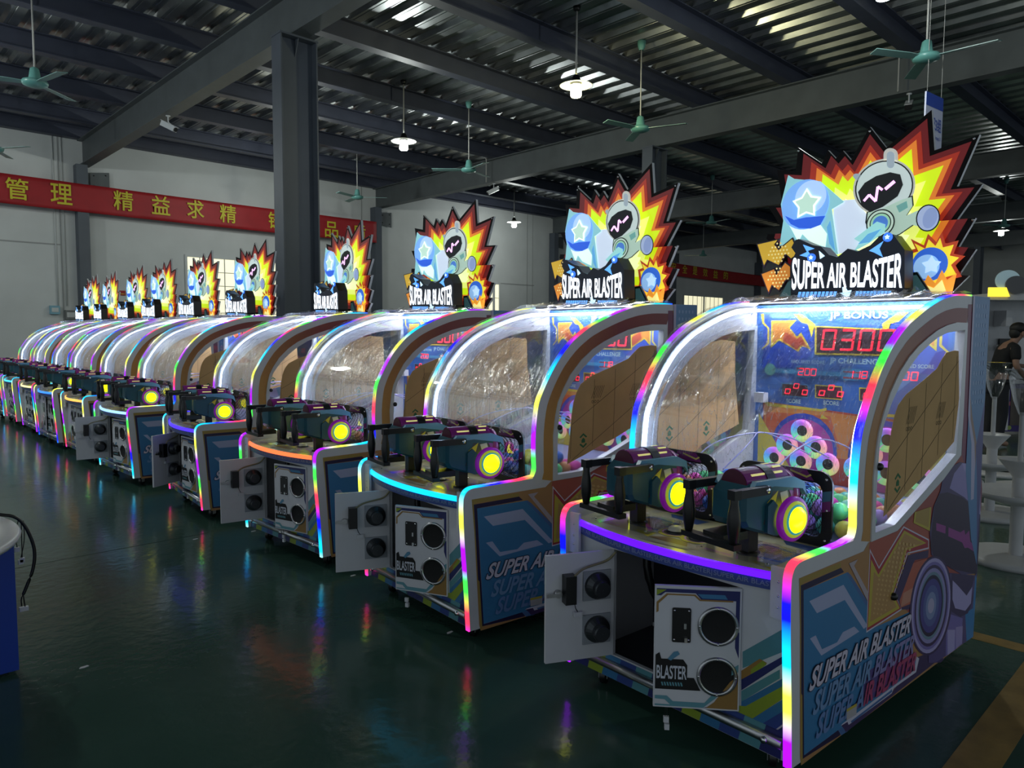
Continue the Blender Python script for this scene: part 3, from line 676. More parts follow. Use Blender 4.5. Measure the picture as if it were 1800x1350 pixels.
# ---------- the front of the cabinet
PX = crop(1100, 1050, .22222)
def fp_(pts, lx): return [front_uv(*p, lx) for p in pts]
FX = .03
def make_front(cab):
    # fascia around the two-door opening
    OY0, OY1, OZ0, OZ1 = .222, .842, .21, .675
    o = plate([(TH, .10), (W-TH, .10), (W-TH, .745), (TH, .745)], [[(OY0, OZ0), (OY1, OZ0), (OY1, OZ1), (OY0, OZ1)]], .009, lambda u, v, t: (FX+.009+t, u, v), WHITE, 'front_panel', cab)
    nav, tl, lim, gol, blu, bl2, wh = P(.02, .025, .13), P(.09, .26, .30), P(.25, .33, .03), P(.32, .17, .04), P(.035, .16, .34), P(.03, .06, .24), P(.5, .52, .58)
    mb = MB(); pol = []
    C = PX
    for q, m in (([(925, 430), (1245, 250), (1245, 430), (925, 560)], tl), ([(915, 580), (1060, 485), (1120, 520), (915, 660)], gol), ([(990, 570), (1085, 500), (1115, 530), (990, 625)], lim),
                 ([(915, 650), (1245, 465), (1245, 520), (915, 735)], nav), ([(915, 740), (1220, 570), (1220, 640), (915, 825)], tl), ([(915, 825), (1245, 640), (1245, 700), (915, 880)], blu), ([(760, 900), (820, 850), (950, 860), (1245, 700), (1245, 800), (940, 1000), (830, 950)], lim),
                 ([(940, 1000), (1245, 805), (1245, 900), (1010, 1040)], blu), ([(1010, 1040), (1245, 900), (1245, 1000), (1110, 1100)], bl2), ([(1110, 1110), (1245, 1020), (1245, 1160), (1180, 1140)], nav)):
        pol.append(([(max(TH+.002, a), b) for a, b in fp_(C(q), FX)], m))
    # hem stripes along the foot
    for k in range(12):
        y = .05+k*.085; m = (nav, tl, bl2, blu, lim, nav)[k % 6]
        pol.append(([(y, .102), (y+.085, .102), (y+.06, .205), (y-.025 if k else y, .205)], m))
    for k, (y, m) in enumerate(((.86, blu), (.93, gol), (1.0, lim))): pol.append(([(y, .205), (y+.05, .205), (y+.06, .33-.03*k), (y+.03, .34-.03*k)], m))
    layered(mb, pol, lambda u, v, t: (FX-t, u, v), .0008, .00012); mb.obj('front_print', o, fix=False)
    mb = MB(); mb.tube([(FX-.012, TH+.01, .165), (FX-.012, W-TH-.01, .165)], .020, STEEL, 10); b = mb.obj('kick_bar', cab)
    for y in (.1, .55, 1.0):
        mb = MB(); mb.lathe([(.012, 0), (.012, -.012), (.001, -.014)], CHROME, (FX-.028, y, .165), 'x', 8); mb.obj('screw', b)
    # inside of the open compartment
    DARKIN = mat('dark_compartment', (.05, .05, .07), .7)
    mb = MB(); mb.box((FX+.02, TH, .10), (.62, W-TH, .118), mat('compartment_floor', (.10, .10, .13), .6)); mb.box((.60, TH, .12), (.62, W-TH, .745), DARKIN)
    mb.obj('compartment', cab)
    mb = MB(); mb.box((.30, .62, .119), (.48, .80, .26), BLACK); mb.box((.36, .40, .119), (.5, .55, .20), WHITE); mb.obj('power_box', cab)
    mb = MB(); mb.tube(smooth_path([(.2, .80, .72), (.18, .78, .5), (.3, .7, .3), (.35, .66, .26)], 2), .018, BLACK, 8); mb.obj('hose', cab)
    # base, back and casters
    mb = MB(); mb.box((.62, TH, .10), (1.80, W-TH, .13), DARKIN); mb.box((1.778, TH, .13), (1.798, W-TH, 1.78), WHITE); mb.box((1.552, TH, 1.77), (1.80, W-TH, 1.785), WHITE); mb.obj('carcass', cab)
    for x in (.12, 1.66):
        for y in (.13, W-.13):
            r = empty('caster', (x, y, 0), .5, cab)
            mb = MB(); mb.lathe([(.001, -.014), (.038, -.014), (.04, -.010), (.04, .010), (.038, .014), (.001, .014)], BLACK, (.012, 0, .04), 'y', 16); mb.obj('wheel', r)
            mb = MB(); mb.box((-.03, -.022, .085), (.04, .022, .102), STEEL); mb.box((-.012, -.021, .03), (.022, -.017, .09), STEEL); mb.box((-.012, .017, .03), (.022, .021, .09), STEEL); mb.obj('fork', r)
def make_door(cab, left):
    """one door leaf, 0.31 wide; local x = from hinge to free edge, y = outwards"""
    r = empty('door', (FX-.002, .842 if left else .222, .212), 0, cab)
    DW, DH = .312, .462
    HS = [ell(.082, .318, .062, None, 24), ell(.082, .128, .062, None, 24)]
    plate([(0, 0), (DW, 0), (DW, DH), (0, DH)], HS, .008, lambda u, v, t: (u, t, v), WHITE, 'door_leaf', r)
    nav, tl, gol, lim, blu = P(.02, .025, .13), P(.12, .30, .36), P(.30, .17, .05), P(.25, .33, .03), P(.05, .2, .38)
    for (cx, cz) in ((.082, .318), (.082, .128)):
        def put(o): o.location = (cx, 0, cz)
        mb = MB(); mb.lathe([(.060, .008), (.060, .014), (.066, .017), (.074, .014), (.074, .008)], STEEL, (0, 0, 0), 'y', 32); put(mb.obj('speaker_ring', r))
        mb = MB(); mb.lathe([(.001, .006), (.040, .004), (.0615, .009)], BLACKM, (0, 0, 0), 'y', 28); put(mb.obj('speaker_grille', r))
        mb = MB(); mb.box((-.064, -.016, -.064), (.064, -.008, .064), mat('speaker_flange', (.3, .32, .36), .5)); put(mb.obj('speaker_flange', r))
        mb = MB(); mb.lathe([(.058, -.016), (.056, -.030), (.040, -.046), (.036, -.050), (.036, -.075), (.032, -.080), (.001, -.080)], mat('speaker_basket', (.05, .055, .062), .35, .5), (0, 0, 0), 'y', 24, False); put(mb.obj('speaker_magnet', r))
        for a in range(4):
            q = a*math.pi/2; mb = MB(); mb.lathe([(.005, .016), (.004, .019), (.001, .0195)], CHROME, (.067*math.cos(q), 0, .067*math.sin(q)), 'y', 6); put(mb.obj('screw', r))
    mb = MB(); mb.prism(rrect(.180, .252, .248, .382, .006), lambda u, v, t: (u, t, v), .008, .013, BLACK); cp = mb.obj('coin_plate', r)
    for x, z in ((.188, .262), (.240, .262), (.188, .372), (.240, .372)):
        mb = MB(); mb.lathe([(.004, .013), (.003, .015), (.001, .0155)], CHROME, (x, 0, z), 'y', 6); mb.obj('screw', r)
    mb = MB(); mb.box((.197, .013, .305), (.206, .018, .325), CHROME); mb.box((.193, .013, .255), (.204, .022, .272), CHROME); mb.obj('coin_slot', r)
    mb = MB(); pol = []
    for q, m in (([(0.006, .452), (.306, .452), (.306, .425), (.29, .425), (.275, .438), (.165, .438), (.145, .415), (.02, .415), (.02, .33), (.006, .32)], nav), ([(.306, .425), (.306, .448), (.27, .448)], lim),
                 ([(.306, .40), (.306, .36), (.298, .365), (.298, .395), (.265, .428), (.17, .428), (.150, .410), (.03, .410), (.03, .416), (.147, .416), (.166, .434), (.27, .434)], gol), ([(.05, .42), (.14, .42), (.158, .436), (.06, .436)], blu),
                 ([(.006, .30), (.02, .29), (.02, .24), (.006, .20)], nav), ([(.02, .006), (.02, .10), (.075, .02), (.13, .006)], nav), ([(.006, .006), (.006, .135), (.035, .11), (.09, .03), (.12, .006)], gol), ([(.006, .15), (.03, .135), (.03, .16), (.006, .178)], tl),
                 ([(.10, .055), (.125, .025), (.24, .025), (.262, .045), (.306, .045), (.306, .032), (.27, .03), (.25, .012), (.306, .012), (.306, .006), (.13, .006), (.08, .05)], tl)):
        pol.append((q, m))
    # badge
    pol.append(([(.306, .09), (.306, .20), (.292, .21), (.285, .186), (.205, .186), (.19, .165), (.19, .118), (.165, .118), (.14, .07), (.306, .07)], BLACKM))
    pol.append(([(.262, .186), (.240, .214), (.225, .218), (.218, .206), (.228, .198), (.250, .180)], P(.1, .25, .38)))
    for k in range(8): x = .205+k*.010; pol.append(([(x, .084), (x+.006, .084), (x+.010, .098), (x+.004, .098)], tl))
    layered(mb, [([(u, v) for u, v in q], m) for q, m in pol], lambda u, v, t: (u, t, v), .0084, .00015)
    # the badge reads along -x because the leaf is seen from outside
    add_text(mb, 'BLASTER', lambda u, v: ((.192+.110*u) if left else (.302-.110*u), .0112, .110+.052*v), P(.6, .62, .7), .02)
    mb.obj('door_print', r, fix=False)
    mb = MB(); mb.tube([(.262, -.008, .30), (.262, -.03, .30)], .016, STEEL, 10); mb.box((.258, -.034, .292), (.315, -.03, .306), STEEL); mb.obj('lock', r)
    mb = MB(); mb.box((.192, -.055, .26), (.240, -.008, .38), BLACK); mb.obj('coin_mech', r)
    mb = MB(); mb.tube(smooth_path([(.20, -.05, .38), (.16, -.03, .40), (.10, -.02, .41), (.03, -.012, .42), (.004, -.03, .46)], 2), .005, mat('wire_loom', (.25, .22, .12), .6), 6); mb.obj('wire_loom', r)
    mb = MB(); mb.tube(smooth_path([(.20, -.05, .30), (.19, -.03, .24), (.17, -.02, .21)], 1), .002, BLACK, 5); mb.box((.155, -.03, .195), (.19, -.012, .215), WHITE); mb.obj('wire_plug', r)
    r.scale = (1, -1, 1) if left else (1, 1, 1)
    if not left:
        mb = MB(); mb.tube([(.262, -.02, .0), (.264, -.02, -.05)], .0012, BLACK, 5); mb.tube([(.258, -.02, .0), (.256, -.02, -.05)], .0012, BLACK, 5); mb.box((.250, -.026, -.072), (.270, -.014, -.05), WHITE); mb.box((.248, -.028, -.10), (.266, -.012, -.078), WHITE); mb.obj('hanging_plug', r)
    return r

# ---------- console deck, light edge, buttons
DZ = .77
def edge_x(y): return .028-.085*(1-((y-W/2)/(W/2-TH))**2)
EDGE = [TH+(W-2*TH)*k/24 for k in range(25)]
def make_console(cab):
    CREAM = mat('console_laminate', (.66, .62, .48), .16, var=.05, scale=5)
    mb = MB(); mb.prism([(edge_x(y), y) for y in EDGE]+[(.45, W-TH), (.45, TH)], lambda u, v, t: (u, v, t), DZ-.03, DZ, CREAM); dk = mb.obj('console_deck', cab)
    mb = MB(); run = []
    for k, y in enumerate(EDGE):
        for dx, z in ((0, DZ+.003), (-.012, DZ+.001), (-.012, DZ-.023), (0, DZ-.025)): mb.v.append((edge_x(y)+dx, y, z))
    for k in range(24):
        for e in range(3): mb.f.append((k*4+e, k*4+e+1, k*4+5+e, k*4+4+e)); mb.m.append(mb.mi(mat('console_led', (.1, .1, .1), .3)))
    ob = mb.obj('console_led', cab); ob['label'] = 'glowing curved light strip along the console edge'
    FA = P(.04, .07, .24)
    mb = MB()
    for a, b in zip(EDGE, EDGE[1:]): mb.face([(edge_x(a)-.002, a, DZ-.025), (edge_x(b)-.002, b, DZ-.025), (edge_x(b)-.002, b, DZ-.062), (edge_x(a)-.002, a, DZ-.062)], FA)
    for a, b in zip(EDGE, EDGE[1:]): mb.face([(edge_x(a)-.002, a, DZ-.062), (edge_x(b)-.002, b, DZ-.062), (max(FX, edge_x(b)), b, .70), (max(FX, edge_x(a)), a, .70)], WHITE)
    fa = mb.obj('console_fascia', cab, fix=False); mb = MB()
    for k in range(4):
        y1 = W-TH-.01-k*.256; L = .25
        add_text(mb, 'SUPER AIR BLASTER|', lambda u, v: (edge_x(y1-L*u)-.0035, y1-L*u, DZ-.056+.024*v), P(.20, .25, .36), .01)
    mb.obj('fascia_lettering', fa, fix=False)
    # printed graphics on the deck
    mb = MB(); pol = []
    br, bl, ye, dk2, pk = P(.24, .14, .05), P(.03, .08, .28), P(.60, .52, .05), P(.10, .09, .08), P(.45, .2, .5)
    for cy in (.275, .83):
        pol += [([(.13, cy-.15), (.29, cy-.14), (.31, cy+.02), (.20, cy+.08), (.12, cy-.02)], bl), ([(.15, cy-.13), (.27, cy-.12), (.29, cy+.0), (.20, cy+.05), (.14, cy-.03)], br), ([(.03, cy-.17), (.10, cy-.16), (.07, cy-.06)], ye), ([(.34, cy-.19), (.42, cy-.20), (.41, cy+.0), (.36, cy-.04)], bl), ([(.06, cy+.02), (.08, cy+.02), (.08, cy+.14), (.06, cy+.14)], pk)]
    for cx, cy in ((.17, .625), (.16, .505)): pol += [(ell(cx, cy, .075, None, 20), ye), (ell(cx, cy, .058, None, 20), pk), (ell(cx, cy, .05, None, 20), dk2)]
    pol += [([(.02, .46), (.08, .50), (.09, .60), (.03, .66)], br), ([(.0, .44), (.03, .44), (.02, .67), (-.02, .66)], P(.4, .38, .3))]
    layered(mb, pol, lambda u, v, t: (u, v, DZ+t), .0006, .0001); mb.obj('deck_print', dk, fix=False)
    for cx, cy in ((.17, .625), (.16, .505)):
        mb = MB(); mb.lathe([(.040, 0), (.040, .006), (.034, .009)], BLACK, (cx, cy, DZ+.002), 'z', 20); mb.lathe([(.034, .009), (.03, .02), (.018, .027), (.001, .029)], mat('clear_button_dome', (.62, .60, .5), .08), (cx, cy, DZ+.002), 'z', 20); mb.obj('start_button', dk)
    for cy in (.275, .83):
        mb = MB(); mb.prism(rrect(.03, cy-.16, .31, cy+.16, .02), lambda u, v, t: (u, v, t), DZ+.006, DZ+.010, CLEAR); bp = mb.obj('clear_cover_plate', dk)
        for x in (.05, .29):
            for y in (cy-.14, cy+.14):
                mb = MB(); mb.lathe([(.006, 0), (.004, .004), (.001, .0045)], CHROME, (x, y, DZ+.01), 'z', 6); mb.obj('screw', dk)
    for ly, s in ((TH, 1), (W-TH, -1)):
        mb = MB()
        mb.box((-.01, ly, .62), (.004, ly+s*.06, .80), WHITE); pp = mb.obj('corner_post', cab)
        for dz in (.66, .70, .75):
            mb = MB(); mb.lathe([(.005, 0), (.004, -.003), (.001, -.004)], CHROME, (-.010, ly+s*.03, dz), 'x', 6); mb.obj('screw', pp)
# ---------- air gun
GT, GB, GP, GY, GL, GC = mat('gun_teal', (.016, .092, .128), .32), mat('gun_light_blue', (.14, .34, .50), .25), mat('gun_purple', (.24, .025, .20), .22), mat('gun_yellow_glow', (.9, .9, .02), .3, emit=2.2, erg=(.95, .92, .0)), mat('gun_lime', (.5, .6, .03), .3, emit=.35), mat('gun_cyan', (.05, .42, .50), .3, emit=.35)
GV = mat('gun_violet', (.30, .01, .42), .3, emit=.2); GS = mat('gun_stripe', (.7, .65, .2), .3, emit=.5, erg=(.9, .8, .3))
def make_gun(cab, gx, gy, yaw):
    g = empty('air_gun', (gx, gy, DZ), yaw, cab)
    mb = MB(); mb.box((-.026, -.024, .0), (.026, .024, .11), BLACK); mb.lathe([(.045, 0), (.045, .008), (.03, .012)], BLACK, (0, 0, 0), 'z', 16); mb.obj('post', g)
    prof = [(-.125, .15), (-.11, .125), (-.05, .105), (.0, .09), (.05, .085), (.09, .12), (.17, .125), (.20, .16), (.20, .235), (.14, .285), (-.08, .285), (-.125, .25)]
    n = len(prof); mb = MB(); i = 0
    for y, k in ((-.082, .90), (-.066, 1.), (.066, 1.), (.082, .90)):
        for u, v in prof: mb.v.append((.03+(u-.03)*k, y, .19+(v-.19)*k))
    for a in range(3):
        for q in range(n): q2 = (q+1) % n; mb.f.append((a*n+q, a*n+q2, (a+1)*n+q2, (a+1)*n+q)); mb.m.append(mb.mi(GT))
    mb.f += [tuple(range(n)), tuple(range(4*n-1, 3*n-1, -1))]; mb.m += [0, 0]; mb.obj('body', g)
    for s in (-1, 1):
        mb = MB(); mb.prism([(-.09, .265), (.03, .270), (.19, .245), (.215, .215), (.20, .27), (.14, .295), (-.07, .295)], lambda u, v, t: (u, s*t, v), .070, .092, GB); mb.obj('top_rail', g)
        mb = MB(); mb.prism([(-.01, .10), (.03, .085), (.10, .08), (.19, .10), (.21, .14), (.17, .125), (.10, .12), (.07, .14), (.05, .19), (.02, .22), (-.01, .20)], lambda u, v, t: (u, s*t, v), .080, .096, GB if s > 0 else GT); mb.obj('side_fin', g)
        mb = MB(); pol = [([(-.02, .13), (.03, .25), (.18, .235), (.19, .17), (.10, .13)], P(.05, .05, .06)), ([(.0, .21), (.06, .25), (.03, .16), (.06, .13), (.03, .12)], P(.60, .50, .04)), ([(.07, .24), (.11, .245), (.14, .15), (.10, .14)], P(.45, .45, .5)), ([(.12, .245), (.15, .24), (.18, .18), (.16, .17)], P(.20, .05, .35))]
        layered(mb, pol, lambda u, v, t: (u, s*t, v), .0825, .0004); mb.obj('side_graphic', g, fix=False)
        d = empty('target_disc', (.115, s*.100, .140), 0, g)
        for nm, r0, r1, h0, h1, m in (('violet_ring', .085, .068, 0, .020, GV), ('lime_ring', .070, .058, .012, .026, GL), ('cyan_ring', .060, .050, .018, .030, GC)):
            mb = MB(); mb.lathe([(r0, s*h0), (r0, s*(h1-.006)), (r0-.006, s*h1), (r1, s*h1)], m, (0, 0, 0), 'y', 32); mb.obj(nm, d) if False else None
            o = mb.obj(nm, g); o.location = (.115, s*.100, .140)
        bpy.data.objects.remove(d)
        mb = MB(); mb.lathe([(.052, s*.024), (.046, s*.034), (.03, s*.041), (.001, s*.044)], GY, (.115, s*.10, .14), 'y', 28); mb.obj('yellow_dome', g)
        mb = MB(); zz = [(.012, .085), (.016, .10), (.022, .135), (.024, .17), (.020, .205), (.015, .235), (.016, .255), (.013, .262)]
        mb.lathe([(.001, .085)]+zz+[(.001, .262)], BLACK, (-.205, s*.108, 0), 'z', 14); mb.obj('grip', g)
        mb = MB(); mb.box((-.222, s*.108-.017, .250), (-.188, s*.108+.017, .284), BLACK); mb.box((-.195, s*.108-.014, .252), (-.03, s*.108+.012, .282), mat('handle_arm', (.02, .02, .025), .3)); mb.obj('handle_arm', g)
        mb = MB(); mb.lathe([(.010, s*.013), (.010, s*.017), (.001, s*.017)], CHROME, (-.045, s*.108, .268), 'y', 8); mb.obj('screw', g)
    mb = MB(); mb.box((-.225, -.128, .072), (-.185, .128, .092), BLACK); mb.box((-.19, -.05, .075), (-.06, .05, .105), BLACK); mb.obj('handle_bar', g)
    # half-round barrel on top
    def half(x0, x1, r, z0, m, name, seg=14, a0=0, a1=180):
        mb = MB(); pts = [(r*math.cos(math.radians(a0+(a1-a0)*k/seg)), z0+r*math.sin(math.radians(a0+(a1-a0)*k/seg))) for k in range(seg+1)]
        mb.prism(pts, lambda u, v, t: (t, u, v), x0, x1, m); return mb.obj(name, g)
    half(-.085, .145, .064, .268, GP, 'barrel'); half(-.088, -.084, .061, .268, mat('gun_maroon', (.07, .006, .025), .35), 'barrel_cap')
    half(.025, .070, .0690, .266, BLACK, 'strap')
    for s in (-1, 1):
        mb = MB()
        for x0, x1, a in ((-.05, .02, 42), (.075, .12, 42), (.09, .135, 66)):
            c, d = math.cos(math.radians(a)), math.sin(math.radians(a)); mb.box((x0, s*c*.064-.004, .268+d*.064-.004), (x1, s*c*.064+.004, .268+d*.064+.003), GS)
        o = mb.obj('light_line', g); o['kind'] = 'stuff'
    mb = MB(); mb.lathe([(.075, .145), (.088, .150), (.088, .180), (.07, .185)], GP, (0, 0, .225), 'x', 20); mb.obj('muzzle_ring', g)
    return g
def make_port(cab, gx, gy, yaw, cy):
    PXX = .435
    RR = rrect(cy-.205, DZ+.004, cy+.205, DZ+.300, .055); RI = rrect(cy-.165, DZ+.035, cy+.165, DZ+.252, .035)
    o = plate(RR, [RI], .006, lambda u, v, t: (PXX+t, u, v), BLACK, 'ball_port', cab)
    mb = MB(); pol = []
    pol.append(([(cy-.13, DZ+.258), (cy+.02, DZ+.258), (cy+.0, DZ+.297), (cy-.10, DZ+.297)], P(.16, .02, .16)))
    pol.append(([(cy-.03, DZ+.285), (cy-.10, DZ+.266), (cy-.12, DZ+.278), (cy-.115, DZ+.283), (cy-.10, DZ+.274), (cy-.03, DZ+.292)], P(.6, .5, .15)))
    pol.append(([(cy-.167, DZ+.22), (cy-.203, DZ+.23), (cy-.20, DZ+.19), (cy-.167, DZ+.18)], P(.04, .15, .24))); pol.append(([(cy-.167, DZ+.18), (cy-.203, DZ+.19), (cy-.20, DZ+.15), (cy-.167, DZ+.14)], P(.16, .02, .16)))
    layered(mb, pol, lambda u, v, t: (PXX-.006-t, u, v), .0005, .0004); mb.obj('port_print', o, fix=False)
    for dy, dz in ((-.18, .27), (.18, .27), (-.18, .03), (.18, .03), (0, .276), (-.185, .15)):
        mb = MB(); mb.lathe([(.006, 0), (.004, -.004), (.001, -.0045)], CHROME, (PXX-.006, cy+dy, DZ+dz), 'x', 6); mb.obj('screw', o)
    # black net sleeve from the muzzle to the port
    nu, nv = 44, 15; A = []; RIr = resample(RI+[RI[0]], nu+1)[:nu]
    c, s = math.cos(yaw), math.sin(yaw)
    cen = (gx+.180*c, gy+.180*s, DZ+.222)
    for k in range(nu):
        rx, rz = RIr[k]; a = math.atan2(rz-(DZ+.143), rx-cy)
        p0 = Vector((cen[0]-.082*math.cos(a)*s, cen[1]+.082*math.cos(a)*c, cen[2]+.082*math.sin(a))); p1 = Vector((PXX-.004, rx, rz)); A.append((p0, p1))
    def pt(k, j):
        p0, p1 = A[k % nu]; t = j/nv; p = p0.lerp(p1, t); sag = math.sin(math.pi*t); p.z -= .018*sag; cc = Vector((p.x, cy*t+cen[1]*(1-t), DZ+.18)); return cc+(p-cc)*(1-.16*sag+.03*sag*math.sin(k*.9+j*.6))
    mb = MB(); wv = .0011
    def strand(a, b):
        d = (b-a).normalized(); n = d.cross(Vector((1, .2, .3))).normalized()*wv; n2 = d.cross(n).normalized()*wv
        mb.face([a-n, b-n, b+n, a+n], BLACKM); mb.face([a-n2, b-n2, b+n2, a+n2], BLACKM)
    for k in range(nu):
        for j in range(nv):
            if (k+j) % 2 == 0: strand(pt(k, j), pt(k+1, j+1))
            else: strand(pt(k+1, j), pt(k, j+1))
            if True:
                m1, m2 = pt(k, j), pt(k+1, j+1)
                if (k+j) % 2: strand(m1.lerp(pt(k, j+1), .5), m2.lerp(pt(k+1, j), .5))
    nt = mb.obj('net_sleeve', o, fix=False); nt['kind'] = 'stuff'; nt['label'] = 'black net sleeve'
# ---------- inside: back board with targets and counters
PBK = crop(1310, 540, .16667)
BX = 1.50
SEGS = {'0': 'abcdef', '1': 'bc', '2': 'abged', '3': 'abgcd', '8': 'abcdefg'}
def digit(mb, ch, x, z, w, h, fm, m, sl=.12):
    """x = left edge as read by a player, measured along -y"""
    t = w*.15; g = t*.25
    R = {'a': (t*.5+g, h-t, w-t*.5-g, h), 'd': (t*.5+g, 0, w-t*.5-g, t), 'g': (t*.5+g, h/2-t/2, w-t*.5-g, h/2+t/2), 'f': (0, h/2+g, t, h-g), 'b': (w-t, h/2+g, w, h-g), 'e': (0, g, t, h/2-g), 'c': (w-t, g, w, h/2-g)}
    for s in SEGS[ch]:
        a, b, c, d = R[s]; mb.face([fm(x+u+sl*v, z+v) for u, v in ((a, b), (c, b), (c, d), (a, d))], m)
def make_playfield(cab):
    BB = mat('playfield_blue', (.035, .13, .42), .35)
    mb = MB(); mb.box((BX, TH, .80), (BX+.018, W-TH, 1.765), BB); o = mb.obj('back_board', cab)
    pol = []; C = PBK
    def add(q, m): pol.append(([front_uv(*p, BX) for p in C(q)], m))
    nv, bl, cy, yl, org, dor, rd, wh = P(.015, .05, .42), P(.02, .07, .45), P(.06, .28, .50), P(.62, .50, .04), P(.62, .22, .04), P(.42, .06, .03), P(.35, .02, .03), P(.6, .62, .6)
    gr = P(.15, .45, .40); mag = P(.40, .03, .30)
    def both(poly, m):
        q = [front_uv(*p, BX) for p in C(poly)]; pol.append((q, m)); pol.append(([(W-a, b) for a, b in q], m))
    both([(200, 70), (520, 70), (740, 200), (720, 470), (560, 640), (180, 640)], bl)
    both([(255, 75), (490, 75), (540, 120), (285, 120)], P(.08, .2, .55))
    both([(165, 70), (200, 70), (200, 160), (255, 220), (255, 380), (180, 450), (180, 430), (235, 370), (235, 225), (180, 170)], yl)
    both([(275, 140), (545, 135), (470, 215), (545, 310), (590, 265), (695, 445), (600, 410), (560, 470), (360, 350), (270, 430)], yl)
    both([(290, 165), (500, 155), (455, 215), (545, 330), (590, 300), (660, 420), (590, 400), (545, 450), (360, 330), (290, 390)], org)
    both([(420, 260), (545, 335), (590, 305), (660, 420), (590, 400), (545, 450), (400, 345)], dor)
    both([(510, 75), (600, 75), (740, 180), (700, 320), (660, 180), (590, 160)], yl)
    add([(735, 195), (1660, 235), (1660, 520), (735, 500)], yl); add([(755, 210), (1640, 250), (1640, 500), (755, 480)], P(.05, .02, .03))
    add([(190, 990), (1900, 1230), (1900, 2200), (190, 2000)], dor)
    add([(205, 1010), (1880, 1250), (1880, 1700), (205, 1500)], org)
    both([(220, 1100), (900, 1150), (1000, 1500), (220, 1550)], P(.55, .10, .03))
    both([(190, 960), (260, 1010), (800, 1075), (860, 1060), (860, 1090), (800, 1100), (240, 1040), (180, 985)], yl)
    both([(810, 1130), (880, 1180), (790, 1175)], yl)
    for k, (a, b) in enumerate(((530, 615), (1020, 650))):
        add([(a, b+10), (a+30, b-5), (a+200, b+5), (a+240, b+30), (a+240, b+125), (a+20, b+120), (a, b+100)], cy); add([(a+15, b+20), (a+225, b+35), (a+225, b+110), (a+15, b+102)], rd)
    add([(310, 640), (1500, 720), (1500, 760), (310, 690)], cy)
    pol.append((ell(*front_uv(*C([(265, 655)])[0], BX), .034, None, 18), gr))
    for a, b in ((385, 795), (740, 815), (1205, 845)):
        add([(a, b), (a+285, b+20), (a+285, b+165), (a, b+140)], yl if a > 400 else cy); add([(a+10, b+12), (a+275, b+30), (a+275, b+152), (a+10, b+132)], P(.06, .01, .02))
    # clusters of target rings drawn on a violet ground
    for s in (0, 1):
        c = [(.774, 1.09), (.90, .89), (.64, .89)]; c = [(a if s == 0 else W-a, b) for a, b in c]
        ctr = (.77 if s == 0 else W-.77, .97)
        pol.append((ell(*ctr, .19, .20, 24), P(.02, .05, .40))); pol.append((ell(*ctr, .17, .17, 24), mag))
    pol.append(([(.06, .80), (.30, .80), (.06, 1.15)], yl)); pol.append(([(W-.06, .80), (W-.30, .80), (W-.06, 1.15)], yl))
    mb = MB(); layered(mb, [([(min(W-TH-.001, max(TH+.001, a)), min(1.76, max(.801, b))) for a, b in q], m) for q, m in pol], lambda u, v, t: (BX-t, u, v), .0006, .00012); mb.obj('board_print', o, fix=False)
    DG = mat('red_digit', (.9, .02, .04), .3, emit=2.2, erg=(1, .015, .05)); f0 = .009
    fm = lambda u, v: (BX-f0, u, v)
    def at(q): return front_uv(*C([q])[0], BX)
    mb = MB(); y, z = at((775, 462)); h = .165
    for k, ch in enumerate('0300'): digit(mb, ch, 0, 0, .076, .112, lambda u, v: (BX-f0, y-.012-k*.098-u, z+.005+v), DG)
    mb.obj('score_display', o, fix=False)
    for nm, q, tx, w, h, gp in (('counter_display', (545, 715), '200', .030, .040, .036), ('counter_display', (1060, 745), '118', .030, .040, .036)):
        mb = MB(); y, z = at(q)
        for k, ch in enumerate(tx): digit(mb, ch, 0, 0, w, h, lambda u, v: (BX-f0, y-.01-k*gp-u, z+v), DG)
        mb.obj(nm, o, fix=False)
    mb = MB(); y, z = at((1650, 770))
    for k, ch in enumerate('00'): digit(mb, ch, 0, 0, .034, .045, lambda u, v: (BX-f0, y-k*.042-u, z+v), DG)
    mb.obj('counter_display', o, fix=False)
    for a, b in ((385, 920), (740, 940), (1205, 970)):
        mb = MB()
        for dx, dz in ((.015, .0), (.065, .032), (.115, .0)):
            y, z = at((a+10, b)); digit(mb, '0', 0, 0, .032, .030, lambda u, v: (BX-f0, y-dx-u, z+.006+dz+v), DG, .2)
        mb.obj('small_display', o, fix=False)
    LT = P(.45, .62, .58)
    for body, q, wd, ht in (('JP BONUS', (890, 145), .30, .045), ('JP CHALLENGE', (895, 605), .27, .036), ('REQUIRED SCORE', (490, 595), .19, .022), ('SCORE', (830, 1025), .085, .022), ('SCORE', (440, 1005), .085, .022), ('REQUIRED SCORE', (1560, 640), .19, .022)):
        y, z = at(q); mb = MB(); add_text(mb, body, lambda u, v: (BX-.008, y-wd*u, z+ht*v), LT, .02); mb.obj('board_lettering', o, fix=False)
    # rainbow target cups
    RB = bpy.data.materials.new('iridescent_ring'); RB.use_nodes = True; nt = RB.node_tree; N = nt.nodes; b = N['Principled BSDF']; MATS['iri'] = RB
    at_ = N.new('ShaderNodeAttribute'); at_.attribute_name = 'run'; rp = N.new('ShaderNodeValToRGB'); cr = rp.color_ramp
    for k, c in enumerate(((.15, .75, .35), (.1, .35, .9), (.5, .12, .8), (.95, .35, .4), (.6, .7, .2), (.15, .75, .35))):
        if k < 2: e = cr.elements[k]; e.position = k*.2 if k == 0 else .2
        else: e = cr.elements.new(k*.2)
        e.color = (*c, 1)
    nt.links.new(at_.outputs['Fac'], rp.inputs[0]); nt.links.new(rp.outputs[0], b.inputs['Base Color']); nt.links.new(rp.outputs[0], b.inputs['Emission Color']); b.inputs['Emission Strength'].default_value = .55; b.inputs['Roughness'].default_value = .25
